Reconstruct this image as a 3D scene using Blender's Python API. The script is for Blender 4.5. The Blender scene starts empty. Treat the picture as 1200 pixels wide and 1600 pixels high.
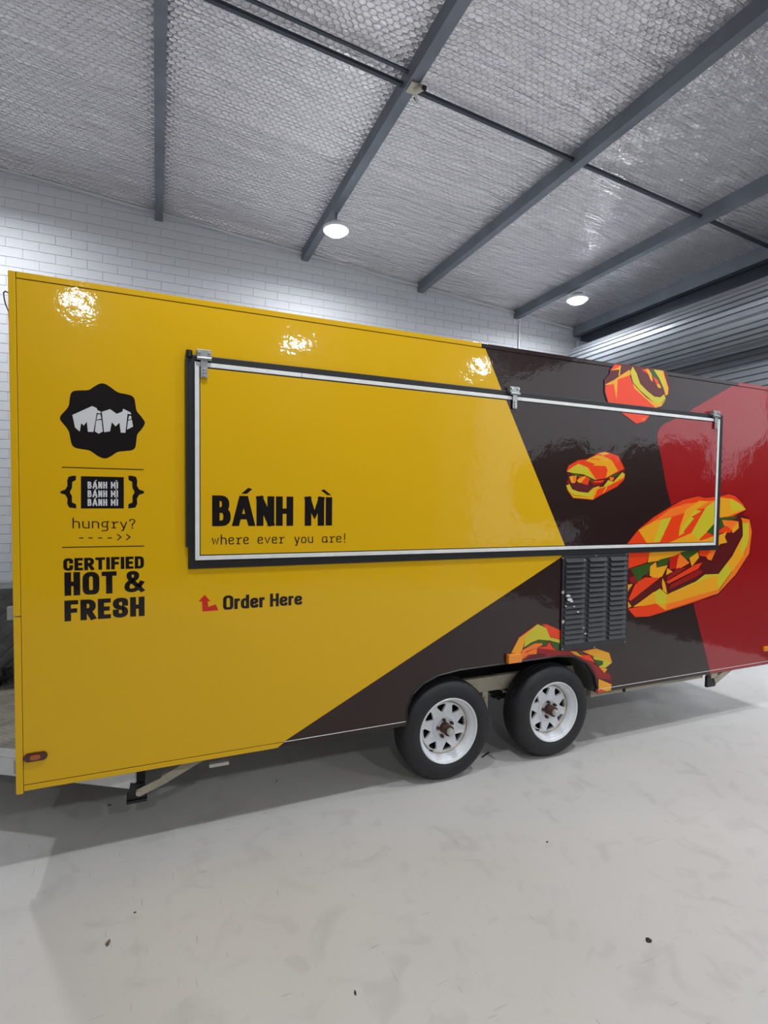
import bpy, bmesh, math, random
from mathutils import Vector, Matrix, noise
random.seed(7)
S = bpy.context.scene
C = S.collection
R = math.radians
# ------------------------------------------------------------------ camera
HC = 1.763                                  # height of the phone above the floor
F_PX, CX, CY = 805.092, 575.478, 820.554    # focal length and principal point for 1200x1600
YAW, PITCH, ROLL = R(22.3718), R(-2.1785), R(.59435)
fw = Vector((math.sin(YAW)*math.cos(PITCH), math.cos(YAW)*math.cos(PITCH), math.sin(PITCH)))
rt0 = Vector((math.cos(YAW), -math.sin(YAW), 0)); up0 = rt0.cross(fw)
rt = rt0*math.cos(ROLL) + up0*math.sin(ROLL); up = up0*math.cos(ROLL) - rt0*math.sin(ROLL)
cd = bpy.data.cameras.new('camera'); cam = bpy.data.objects.new('camera', cd); C.objects.link(cam)
cd.sensor_fit = 'HORIZONTAL'; cd.sensor_width = 36; cd.lens = F_PX/1200*36
cd.shift_x = (600-CX)/1200; cd.shift_y = (CY-800)/1200; cd.clip_start = .02
m3 = Matrix((rt, up, -fw)).transposed()
cam.matrix_world = Matrix.Translation((0, 0, HC)) @ m3.to_4x4()
S.camera = cam
# ------------------------------------------------------------------ world, exposure, lamps
w = bpy.data.worlds.new('world'); S.world = w; w.use_nodes = True
w.node_tree.nodes['Background'].inputs[0].default_value = (.86, .92, 1, 1)
w.node_tree.nodes['Background'].inputs[1].default_value = 2.1
vs = S.view_settings; vs.view_transform = 'Standard'; vs.look = 'None'; vs.gamma = 1; vs.use_curve_mapping = False
vs.exposure = -0.50
LAMP_W = 68.0
LAMP_COL = (.93, .96, 1)
# lamps hang under the purlins in rows: (x, y, height of the lens)
LAMPS = [(1.787, 5.33, HC+2.92), (5.18, 5.38, HC+2.75), (-1.62, 5.33, HC+3.12),
         (.45, 1.6, HC+2.98), (3.3, 1.6, HC+2.82), (5.6, 2.2, HC+2.72),
         (-1.10, -3.4, HC+3.08), (2.35, -3.3, HC+2.88), (5.75, -2.9, HC+2.70)]

def at(x, y, Y):                            # the point of the vertical plane at depth Y seen at a pixel
    d = fw + rt*((x-CX)/F_PX) - up*((y-CY)/F_PX)
    t = Y/d.y
    return Vector((d.x*t, Y, d.z*t+HC))
def px(P):
    q = Vector(P)-Vector((0, 0, HC)); z = q.dot(fw)
    return CX+F_PX*q.dot(rt)/z, CY-F_PX*q.dot(up)/z
def atz(x, y, z):
    d = fw + rt*((x-CX)/F_PX) - up*((y-CY)/F_PX); t = (z-HC)/d.z
    return Vector((d.x*t, d.y*t, z))

# ------------------------------------------------------------------ materials
def srgb(r, g, b):
    f = lambda c: c/12.92 if c <= .04045 else ((c+.055)/1.055)**2.4
    return (f(r/255), f(g/255), f(b/255), 1)
def mat(name, col, rough=.5, metal=0, coat=0, spec=.5, bump=None, var=None, emit=None):
    m = bpy.data.materials.new(name); m.use_nodes = True
    nt = m.node_tree; N = nt.nodes; L = nt.links; b = N['Principled BSDF']
    b.inputs['Base Color'].default_value = col if len(col) == 4 else (*col, 1)
    b.inputs['Roughness'].default_value = rough; b.inputs['Metallic'].default_value = metal
    b.inputs['Coat Weight'].default_value = coat; b.inputs['Coat Roughness'].default_value = .04
    b.inputs['Specular IOR Level'].default_value = spec
    tc = N.new('ShaderNodeTexCoord')
    if var:                                 # (scale, amount): gentle colour variation
        n = N.new('ShaderNodeTexNoise'); n.inputs['Scale'].default_value = var[0]; n.inputs['Detail'].default_value = 5
        L.new(tc.outputs['Object'], n.inputs['Vector'])
        mx = N.new('ShaderNodeMix'); mx.data_type = 'RGBA'; mx.blend_type = 'MULTIPLY'; mx.inputs[0].default_value = 1
        mr = N.new('ShaderNodeMapRange'); mr.inputs[1].default_value = .3; mr.inputs[2].default_value = .7
        mr.inputs[3].default_value = 1-var[1]; mr.inputs[4].default_value = 1
        L.new(n.outputs[0], mr.inputs[0]); L.new(mr.outputs[0], mx.inputs[7])
        mx.inputs[6].default_value = b.inputs['Base Color'].default_value
        L.new(mx.outputs[2], b.inputs['Base Color'])
    if bump:                                # list of (scale, strength, distance)
        prev = None
        for sc, st, di in bump:
            n = N.new('ShaderNodeTexNoise'); n.inputs['Scale'].default_value = sc; n.inputs['Detail'].default_value = 3
            L.new(tc.outputs['Object'], n.inputs['Vector'])
            bp = N.new('ShaderNodeBump'); bp.inputs['Strength'].default_value = st; bp.inputs['Distance'].default_value = di
            L.new(n.outputs[0], bp.inputs['Height'])
            if prev: L.new(prev.outputs[0], bp.inputs['Normal'])
            prev = bp
        L.new(prev.outputs[0], b.inputs['Normal'])
        if coat: L.new(prev.outputs[0], b.inputs['Coat Normal'])
    if emit:
        b.inputs['Emission Color'].default_value = (*emit[0], 1); b.inputs['Emission Strength'].default_value = emit[1]
    return m
VB = [(2.2, .5, .012), (38, .55, .0008)]
def vinyl(name, col, rough=.32, coat=.55): return mat(name, col, rough, coat=coat, spec=.12, bump=VB)
M = {}
M['yellow'] = vinyl('yellow_vinyl', srgb(224, 176, 14))
M['brown'] = vinyl('brown_vinyl', srgb(42, 25, 23), .3, .75)
M['red'] = vinyl('red_vinyl', srgb(152, 14, 20), .3, .9)
for n, c in dict(p_or=(238, 66, 22), p_lor=(247, 120, 36), p_gold=(236, 164, 32), p_lime=(204, 190, 44), p_green=(54, 86, 28),
                 p_dred=(150, 26, 24), p_mar=(92, 22, 24), p_plum=(96, 32, 34), p_white=(214, 214, 216), p_black=(24, 20, 20), p_arrow=(206, 42, 26)).items():
    M[n] = vinyl(n, srgb(*c))
M['rubber'] = mat('black_rubber', srgb(26, 26, 28), .45, bump=[(60, .3, .001)])
M['tyre'] = mat('tyre_rubber', srgb(36, 36, 39), .62, var=(9, .35), bump=[(40, .3, .002)])
M['alu'] = mat('white_aluminium', srgb(236, 238, 234), .35, .05, var=(20, .12))
M['zinc'] = mat('zinc_plate', srgb(176, 180, 180), .36, .75, var=(30, .25), bump=[(60, .2, .001)])
M['steel'] = mat('galvanised_steel', srgb(120, 127, 136), .5, .35, var=(3, .3), bump=[(30, .15, .001)])
M['slat'] = mat('grey_door_slats', srgb(150, 154, 160), .34, .55, var=(2, .2))
M['dimwall'] = mat('dark_grey_wall', srgb(84, 84, 86), .8, var=(1, .2))
M['apron'] = mat('outdoor_concrete', srgb(70, 70, 68), .9, var=(2, .2))
M['foliage'] = mat('dark_foliage', srgb(38, 52, 30), .8, var=(6, .4))
M['bark'] = mat('bark', srgb(60, 50, 42), .9)
M['steel_dk'] = mat('dark_steel', srgb(62, 68, 78), .5, .3, var=(3, .3))
M['wheel'] = mat('white_wheel_paint', srgb(226, 229, 232), .3, coat=.4, var=(14, .08))
M['rust'] = mat('rusty_steel', srgb(92, 66, 54), .7, .3, var=(60, .5), bump=[(80, .6, .002)])
M['rust_lt'] = mat('rust_stained_bead', srgb(206, 190, 160), .5, .0, var=(14, .6))
M['cap'] = mat('grease_cap', srgb(196, 196, 190), .3, .6)
M['cream'] = mat('cream_chassis_paint', srgb(188, 178, 156), .5, var=(6, .3), bump=[(30, .2, .001)])
M['grey_p'] = mat('grey_lining', srgb(96, 96, 94), .6, var=(5, .3))
M['dark'] = mat('underbody_dark', srgb(34, 34, 36), .7)
M['grille'] = mat('black_painted_grille', srgb(50, 52, 56), .38, .2, coat=.2, var=(12, .25), bump=[(25, .3, .002)])
M['amber'] = mat('amber_lens', srgb(240, 140, 14), .25, coat=.6)
M['amber_dk'] = mat('dim_amber_lens', srgb(168, 84, 20), .25, coat=.6)
M['lens_red'] = mat('dark_red_lens', srgb(70, 18, 12), .25, coat=.6)
M['redtie'] = mat('red_strap', srgb(150, 20, 28), .5)
M['body'] = mat('white_body', srgb(206, 206, 204), .4)
M['chk_dk'] = None
M['cable'] = mat('black_cable', srgb(28, 28, 32), .5)
M['lampbody'] = mat('lamp_white', srgb(228, 230, 232), .4)
M['lampglow'] = mat('lamp_lens', (1, 1, 1), .4, emit=((.93, .96, 1), 85))
M['cream_pl'] = mat('cream_plastic', srgb(176, 168, 152), .5)
M['debris'] = mat('dark_debris', srgb(24, 24, 24), .7)
M['leaf'] = mat('dry_leaf', srgb(112, 104, 90), .8, var=(120, .5))
M['sticker'] = mat('grey_print', srgb(84, 84, 84), .5)
M['brick'] = mat('white_painted_brick', srgb(208, 210, 214), .62, var=(1.7, .12), bump=[(55, .35, .002), (7, .2, .003)])
M['mortar'] = mat('white_painted_mortar', srgb(196, 198, 202), .75, bump=[(70, .4, .002)])
M['plaster'] = mat('white_painted_wall', srgb(206, 208, 210), .7, var=(.6, .1))

def floor_mat():
    m = bpy.data.materials.new('painted_concrete_floor'); m.use_nodes = True
    nt = m.node_tree; N = nt.nodes; L = nt.links; b = N['Principled BSDF']
    tc = N.new('ShaderNodeTexCoord')
    def noi(sc, det=5, stretch=None, dist=0):
        n = N.new('ShaderNodeTexNoise'); n.inputs['Scale'].default_value = sc; n.inputs['Detail'].default_value = det
        n.inputs['Distortion'].default_value = dist
        if stretch:
            mp = N.new('ShaderNodeMapping'); mp.inputs['Scale'].default_value = stretch[:3]; mp.inputs['Rotation'].default_value = (0, 0, stretch[3])
            L.new(tc.outputs['Object'], mp.inputs[0]); L.new(mp.outputs[0], n.inputs['Vector'])
        else: L.new(tc.outputs['Object'], n.inputs['Vector'])
        return n
    def rng(n, a, b_, c, d):
        r = N.new('ShaderNodeMapRange'); r.inputs[1].default_value = a; r.inputs[2].default_value = b_
        r.inputs[3].default_value = c; r.inputs[4].default_value = d; L.new(n.outputs[0], r.inputs[0]); return r
    def mul(a, b_):
        q = N.new('ShaderNodeMath'); q.operation = 'MULTIPLY'; L.new(a.outputs[0], q.inputs[0]); L.new(b_.outputs[0], q.inputs[1]); return q
    big = rng(noi(.8, 6), .3, .7, .9, 1.0)
    mid = rng(noi(5, 8, None, 1.2), .32, .46, .9, 1.0)
    sp = rng(noi(70, 3), .24, .31, .66, 1.0)                       # small dark specks
    scr = rng(noi(6, 2, (14, 1.2, 1, .7)), .26, .29, .76, 1.0)   # faint scratches
    scr2 = rng(noi(5, 2, (1.1, 16, 1, .5)), .262, .288, .78, 1.0)
    v = mul(mul(big, mid), mul(sp, mul(scr, scr2)))
    mx = N.new('ShaderNodeMix'); mx.data_type = 'RGBA'; mx.blend_type = 'MULTIPLY'; mx.inputs[0].default_value = 1
    mx.inputs[6].default_value = srgb(198, 195, 191)
    L.new(v.outputs[0], mx.inputs[7]); L.new(mx.outputs[2], b.inputs['Base Color'])
    ro = rng(noi(3, 6), .3, .7, .42, .62); L.new(ro.outputs[0], b.inputs['Roughness'])
    bp = N.new('ShaderNodeBump'); bp.inputs['Strength'].default_value = .25; bp.inputs['Distance'].default_value = .002
    L.new(noi(90, 4).outputs[0], bp.inputs['Height']); L.new(bp.outputs[0], b.inputs['Normal'])
    return m
M['floor'] = floor_mat()

def foil_mat():                             # silver insulation foil pressed through hexagonal wire netting
    m = bpy.data.materials.new('silver_foil_netting'); m.use_nodes = True
    nt = m.node_tree; N = nt.nodes; L = nt.links; b = N['Principled BSDF']
    tc = N.new('ShaderNodeTexCoord')
    def vm(op, a, bb=None, k=None):
        n = N.new('ShaderNodeVectorMath'); n.operation = op
        L.new(a, n.inputs[0])
        if bb is not None:
            if isinstance(bb, tuple): n.inputs[1].default_value = bb
            else: L.new(bb, n.inputs[1])
        return n
    def mt(op, a, bb=None):
        n = N.new('ShaderNodeMath'); n.operation = op
        for i, q in enumerate((a, bb)):
            if q is None: continue
            if isinstance(q, (int, float)): n.inputs[i].default_value = q
            else: L.new(q, n.inputs[i])
        return n.outputs[0]
    wob = N.new('ShaderNodeTexNoise'); wob.inputs['Scale'].default_value = 5; L.new(tc.outputs['Object'], wob.inputs['Vector'])
    w2 = vm('SCALE', wob.outputs['Color']); w2.inputs['Scale'].default_value = .035
    p0 = vm('ADD', tc.outputs['Object'], w2.outputs[0])
    p = vm('MULTIPLY', p0.outputs[0], (1/.058, 1/.040, 0))
    s = (1.0, 1.7320508, 1.0)
    a1 = vm('MODULO', vm('ADD', p.outputs[0], (500, 500*1.7320508, 0)).outputs[0], s)
    a = vm('SUBTRACT', a1.outputs[0], (.5, .8660254, 0))
    b1 = vm('MODULO', vm('ADD', p.outputs[0], (500.5, 500.5*1.7320508, 0)).outputs[0], s)
    bb = vm('SUBTRACT', b1.outputs[0], (.5, .8660254, 0))
    def hexd(v):
        ab = vm('ABSOLUTE', v); d = vm('DOT_PRODUCT', ab.outputs[0], (.5, .8660254, 0))
        sx = N.new('ShaderNodeSeparateXYZ'); L.new(ab.outputs[0], sx.inputs[0])
        return mt('MAXIMUM', d.outputs['Value'], sx.outputs[0])
    h = mt('MINIMUM', hexd(a.outputs[0]), hexd(bb.outputs[0]))      # 0 centre .. .5 wire
    puff = mt('POWER', mt('MULTIPLY', h, 2.0), 4.0)
    wr = N.new('ShaderNodeTexNoise'); wr.inputs['Scale'].default_value = 1; wr.inputs['Detail'].default_value = 6; wr.inputs['Distortion'].default_value = .8
    mp = N.new('ShaderNodeMapping'); mp.inputs['Scale'].default_value = (2.6, 24, 5); L.new(tc.outputs['Object'], mp.inputs[0]); L.new(mp.outputs[0], wr.inputs['Vector'])
    fine = N.new('ShaderNodeTexNoise'); fine.inputs['Scale'].default_value = 1; fine.inputs['Detail'].default_value = 3
    mp2 = N.new('ShaderNodeMapping'); mp2.inputs['Scale'].default_value = (14, 90, 24); L.new(tc.outputs['Object'], mp2.inputs[0]); L.new(mp2.outputs[0], fine.inputs['Vector'])
    bp1 = N.new('ShaderNodeBump'); bp1.inputs['Strength'].default_value = .8; bp1.inputs['Distance'].default_value = .06; L.new(wr.outputs[0], bp1.inputs['Height'])
    bp3 = N.new('ShaderNodeBump'); bp3.inputs['Strength'].default_value = .7; bp3.inputs['Distance'].default_value = .010
    L.new(fine.outputs[0], bp3.inputs['Height']); L.new(bp1.outputs[0], bp3.inputs['Normal'])
    bp2 = N.new('ShaderNodeBump'); bp2.inputs['Strength'].default_value = .65; bp2.inputs['Distance'].default_value = .005
    L.new(puff, bp2.inputs['Height']); L.new(bp3.outputs[0], bp2.inputs['Normal']); L.new(bp2.outputs[0], b.inputs['Normal'])
    sxx = N.new('ShaderNodeSeparateXYZ'); L.new(tc.outputs['Object'], sxx.inputs[0])
    for node, lo_, hi_ in ((bp2, .95, .45), (bp3, .22, .75), (bp1, .55, .9)):
        q = N.new('ShaderNodeMapRange'); q.inputs[1].default_value = 1.2; q.inputs[2].default_value = 3.2; q.inputs[3].default_value = lo_; q.inputs[4].default_value = hi_
        L.new(sxx.outputs[0], q.inputs[0]); L.new(q.outputs[0], node.inputs['Strength'])
    wire = N.new('ShaderNodeMapRange'); wire.inputs[1].default_value = .44; wire.inputs[2].default_value = .49; wire.inputs[3].default_value = 1; wire.inputs[4].default_value = .66
    L.new(h, wire.inputs[0])
    mx = N.new('ShaderNodeMix'); mx.data_type = 'RGBA'; mx.blend_type = 'MULTIPLY'; mx.inputs[0].default_value = 1
    mx.inputs[6].default_value = srgb(226, 223, 226); L.new(wire.outputs[0], mx.inputs[7]); L.new(mx.outputs[2], b.inputs['Base Color'])
    b.inputs['Metallic'].default_value = .7; b.inputs['Roughness'].default_value = .27
    return m
M['foil'] = foil_mat()

def checker_mat(name, col, rough, metal, pitch, axes, amt):   # pressed diamond pattern in fine relief
    m = bpy.data.materials.new(name); m.use_nodes = True
    nt = m.node_tree; N = nt.nodes; L = nt.links; b = N['Principled BSDF']
    tc = N.new('ShaderNodeTexCoord'); sx = N.new('ShaderNodeSeparateXYZ'); L.new(tc.outputs['Object'], sx.inputs[0])
    def mt(op, p, q=None):
        n = N.new('ShaderNodeMath'); n.operation = op
        for i, r in enumerate((p, q)):
            if r is None: continue
            if isinstance(r, (int, float)): n.inputs[i].default_value = r
            else: L.new(r, n.inputs[i])
        return n.outputs[0]
    U, V = sx.outputs[axes[0]], sx.outputs[axes[1]]; kk = math.pi/pitch
    s1 = mt('ABSOLUTE', mt('SINE', mt('MULTIPLY', mt('ADD', U, V), kk))); s2 = mt('ABSOLUTE', mt('SINE', mt('MULTIPLY', mt('SUBTRACT', U, V), kk)))
    h = mt('POWER', mt('MULTIPLY', s1, s2), .4)
    n = N.new('ShaderNodeTexNoise'); n.inputs['Scale'].default_value = 7; n.inputs['Detail'].default_value = 7; L.new(tc.outputs['Object'], n.inputs['Vector'])
    bp = N.new('ShaderNodeBump'); bp.inputs['Strength'].default_value = .9; bp.inputs['Distance'].default_value = amt
    L.new(h, bp.inputs['Height']); L.new(bp.outputs[0], b.inputs['Normal'])
    mr = N.new('ShaderNodeMapRange'); mr.inputs[1].default_value = .35; mr.inputs[2].default_value = .62; mr.inputs[3].default_value = .62; mr.inputs[4].default_value = 1
    L.new(n.outputs[0], mr.inputs[0])
    mx = N.new('ShaderNodeMix'); mx.data_type = 'RGBA'; mx.blend_type = 'MULTIPLY'; mx.inputs[0].default_value = 1
    mx.inputs[6].default_value = col; L.new(mr.outputs[0], mx.inputs[7]); L.new(mx.outputs[2], b.inputs['Base Color'])
    b.inputs['Metallic'].default_value = metal; b.inputs['Roughness'].default_value = rough
    return m
M['chk'] = checker_mat('checker_plate', srgb(176, 168, 154), .5, .2, .045, (0, 1), .004)
M['chk_dk'] = checker_mat('dark_checker_plate', srgb(112, 112, 112), .4, .4, .105, (0, 2), .008)

# ------------------------------------------------------------------ mesh helpers
def link(name, me, m, parent=None, smooth=False, loc=None):
    o = bpy.data.objects.new(name, me); C.objects.link(o)
    if m is not None:
        ms = m if isinstance(m, (list, tuple)) else [m]
        for q in ms: me.materials.append(M[q] if isinstance(q, str) else q)
    if parent: o.parent = parent
    if loc: o.location = loc
    if smooth:
        for p in me.polygons: p.use_smooth = True
        me.set_sharp_from_angle(angle=R(35))
    return o
class MB:
    def __init__(s): s.v = []; s.f = []; s.mi = []
    def add(s, vs, fs, mi=0):
        n = len(s.v); s.v += [tuple(v) for v in vs]; s.f += [tuple(i+n for i in f) for f in fs]; s.mi += [mi]*len(fs); return s
    def box(s, x0, x1, y0, y1, z0, z1, mi=0):
        return s.add([(x, y, z) for x in (x0, x1) for y in (y0, y1) for z in (z0, z1)],
                     [(0, 1, 3, 2), (4, 6, 7, 5), (0, 4, 5, 1), (2, 3, 7, 6), (0, 2, 6, 4), (1, 5, 7, 3)], mi)
    def bar(s, a, b, w, h, upv=(0, 0, 1), mi=0):
        a = Vector(a); b = Vector(b); d = (b-a).normalized(); u = Vector(upv); r = d.cross(u).normalized(); u = r.cross(d)
        vs = [p + r*sx*w/2 + u*sz*h/2 for p in (a, b) for sx in (-1, 1) for sz in (-1, 1)]
        return s.add(vs, [(0, 1, 3, 2), (4, 6, 7, 5), (0, 4, 5, 1), (2, 3, 7, 6), (0, 2, 6, 4), (1, 5, 7, 3)], mi)
    def cyl(s, a, b, r, n=16, mi=0, r2=None):
        a = Vector(a); b = Vector(b); d = (b-a).normalized(); u = d.orthogonal().normalized(); v = d.cross(u); r2 = r if r2 is None else r2
        vs = [a+(u*math.cos(t)+v*math.sin(t))*r for t in [2*math.pi*i/n for i in range(n)]]+[b+(u*math.cos(t)+v*math.sin(t))*r2 for t in [2*math.pi*i/n for i in range(n)]]
        fs = [(i, (i+1) % n, n+(i+1) % n, n+i) for i in range(n)]+[tuple(range(n-1, -1, -1)), tuple(range(n, 2*n))]
        return s.add(vs, fs, mi)
    def tube(s, pts, r, n=8, mi=0):
        for a, b in zip(pts, pts[1:]): s.cyl(a, b, r, n, mi)
        return s
    def prism(s, poly, y0, y1, mi=0):          # polygon in x,z extruded along y
        n = len(poly)
        vs = [(p[0], y0, p[1]) for p in poly]+[(p[0], y1, p[1]) for p in poly]
        return s.add(vs, [tuple(range(n)), tuple(range(2*n-1, n-1, -1))]+[(i, n+i, n+(i+1) % n, (i+1) % n) for i in range(n)], mi)
    def lathe(s, prof, c, n=48, mi=0, closed=False):       # profile (r, y) turned about a y axis through c=(x,z)
        k = len(prof)
        vs = [(c[0]+r*math.cos(t), y, c[1]+r*math.sin(t)) for t in [2*math.pi*i/n for i in range(n)] for r, y in prof]
        fs = [(i*k+j, i*k+j+1, ((i+1) % n)*k+j+1, ((i+1) % n)*k+j) for i in range(n) for j in range(k-1)]
        return s.add(vs, fs, mi)
    def build(s, name, m, parent=None, smooth=False, bevel=0, recalc=True):
        me = bpy.data.meshes.new(name); me.from_pydata(s.v, [], s.f)
        for p, i in zip(me.polygons, s.mi): p.material_index = i
        if recalc or bevel:
            bm = bmesh.new(); bm.from_mesh(me)
            if recalc: bmesh.ops.recalc_face_normals(bm, faces=bm.faces)
            if bevel: bmesh.ops.bevel(bm, geom=bm.edges[:], offset=bevel, segments=2, profile=.6, affect='EDGES')
            bm.to_mesh(me); bm.free()
        me.update()
        return link(name, me, m, parent, smooth)
def tag(o, label=None, cat=None, group=None, kind=None):
    if label: o['label'] = label
    if cat: o['category'] = cat
    if group: o['group'] = group
    if kind: o['kind'] = kind
    return o
def empty(name, loc=(0, 0, 0)):
    o = bpy.data.objects.new(name, None); C.objects.link(o); o.location = loc; o.empty_display_size = .1; return o
def keep(o, root):                          # parent without moving
    o.parent = root; o.matrix_parent_inverse = Matrix.Translation(root.location).inverted(); return o

# ------------------------------------------------------------------ setting
XW, YW = 6.5, 6.5                            # end wall and back wall
X0, Y0 = -4.6, -6.0
def roofz(x): return HC+3.35-.075*x
tag(MB().box(X0-.2, XW+.2, Y0-.2, YW+.2, -.12, 0).build('floor', 'floor'), kind='structure')
# ceiling foil: sags between the straps and wrinkles along the sheet
def lin(a, b, st): n = int(round((b-a)/st)); return [a+(b-a)*i/n for i in range(n+1)]
xs = lin(X0, -2.2, .3)[:-1]+lin(-2.2, XW+.02, .028)
ys = lin(Y0, .6, .3)[:-1]+lin(.6, YW+.02, .022)
PURL = [(0.0, 0), (1.72, 0), (3.375, 0), (5.02, 0), (6.17, 0)]
vs_ = []
for x in xs:
    for y in ys:
        z = roofz(x); dp = min(abs(x-.04-p_[0]) for p_ in PURL); kp = min(1, max(0, dp-.06)/.25)
        zz0 = z
        z += .012*noise.noise((x*2.2, y*7, 1.3))+.007*noise.noise((x*6, y*22, 5.1))
        z -= .03*math.exp(-((y-3.62)/.05)**2)*.6+.018*math.exp(-((y-4.66)/.03)**2)
        z -= .03*math.exp(-((YW-y)/.12)**2)
        z += .02*math.sin((y-3.62)*2.9)**2
        z = zz0+(z-zz0)*kp
        vs_.append((x, y, z))
ny = len(ys)
me = bpy.data.meshes.new('ceiling')
me.from_pydata(vs_, [], [(i*ny+j, i*ny+j+1, (i+1)*ny+j+1, (i+1)*ny+j) for i in range(len(xs)-1) for j in range(ny-1)])
ceil = link('ceiling', me, 'foil'); tag(ceil, kind='structure')
for p in me.polygons: p.use_smooth = True
cap = MB().add([(X0-.2, Y0-.2, roofz(X0)+.25), (XW+.2, Y0-.2, roofz(XW)+.25), (XW+.2, YW+.2, roofz(XW)+.25), (X0-.2, YW+.2, roofz(X0)+.25)], [(0, 1, 2, 3)]).build('roof_sheet', 'steel', ceil)
for x, _ in PURL:
    big = x > 6
    zt = roofz(x)+.03; zb = roofz(x+.04)-(.15 if big else .12); wdt = .085 if not big else .1
    prof = [(x, zt), (x, zb), (x+wdt, zb), (x+wdt, zb+.022), (x+wdt-.004, zb+.022), (x+wdt-.004, zb+.006), (x+.006, zb+.006), (x+.006, zt)]
    mb = MB().prism(prof, Y0, YW-.005 if not big else YW-.02)
    pu = mb.build('purlin', 'steel', ceil)
# bridging rods between the purlins and the strap they lie on
bxs = [-1.6]+[p[0] for p in PURL]
for a, b in zip(bxs, bxs[1:]):
    x0, x1 = a+.01, b
    MB().bar((x0, 3.60, roofz(x0)-.065), (x1, 3.60, roofz(x1)-.065), .03, .025).build('bridging_bar', 'steel_dk', ceil)
    if b < 3: MB().bar((x0, 3.50, roofz(x0)-.05), (x1, 3.50, roofz(x1)-.05), .025, .012).build('bridging_bar', 'steel_dk', ceil)
# back wall: backing plus modular bricks 290 x 90
wb = tag(MB().add([(X0, YW+.010, 0), (XW+.2, YW+.010, 0), (XW+.2, YW+.010, roofz(XW)+.2), (X0, YW+.010, roofz(X0)+.2),
                   (X0, YW+.2, 0), (XW+.2, YW+.2, 0), (XW+.2, YW+.2, roofz(XW)+.2), (X0, YW+.2, roofz(X0)+.2)],
                  [(0, 1, 2, 3), (4, 7, 6, 5), (0, 4, 5, 1), (1, 5, 6, 2), (2, 6, 7, 3), (3, 7, 4, 0)]).build('wall_back', 'mortar'), kind='structure')
bmb = MB().box(0, .2955, 0, .014, 0, .0955); bk = bmb.build('brick', 'brick', wb, bevel=.0022)
bme = bk.data; bpy.data.objects.remove(bk)
vis = []; hid = []
for k in range(0, 54):
    z = k*.1+.019
    off = .15*(k % 2)+.063
    for i in range(-16, 24):
        x = off+i*.3
        if x < X0 or x+.3 > XW+.01 or z > roofz(x+.3)-.0: continue
        c = (x+.15, YW, z+.05); u, v = px(c)
        onview = -20 < u < 1220 and v > -10
        tl = 424+(u-24)*.15
        see = onview and (u < 34 or v < tl+8) and v < 940
        (vis if see else hid).append((u, v, x, z))
vis.sort(key=lambda t: abs(t[0]-300)*.3+abs(t[1]-420)*.2)
vis.sort(key=lambda t: (t[2]**2+YW**2))
parts_, rest = vis[:300], vis[300:]
for u, v, x, z in parts_:
    o = bpy.data.objects.new('brick', bme); C.objects.link(o); o.parent = wb; o.location = (x+.00225, YW+.004+random.uniform(-.0008, .0008), z+.00225)
mb = MB()
for u, v, x, z in rest+[h_ for h_ in hid if h_[3] > .3]:
    mb.box(x+.00225, x+.29775, YW+.004, YW+.018, z+.00225, z+.09775)
tag(mb.build('brickwork', 'brick', wb, recalc=False), kind='stuff')
# cover strip where roof foil meets the wall
pts = []
mb = MB()
for i in range(60):
    x0 = -2.2+i*.145; x1 = x0+.145
    d0 = .012*noise.noise((x0*1.5, 0, 0)); d1 = .012*noise.noise((x1*1.5, 0, 0))
    mb.add([(x0, YW-.015, roofz(x0)-.02), (x1, YW-.015, roofz(x1)-.02), (x1, YW-.03, roofz(x1)-.055+d1), (x0, YW-.03, roofz(x0)-.055+d0)], [(0, 1, 2, 3)])
tag(mb.build('trim_1', 'lampbody', recalc=False), kind='structure')
tag(MB().box(X0-.2, X0, Y0-.2, YW+.2, 0, roofz(X0)+.2).build('wall_left', 'plaster'), kind='structure')
tag(MB().box(X0, XW+.2, Y0-.2, Y0, 0, roofz(X0)+.2).build('wall_front', 'dimwall'), kind='structure')
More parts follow.
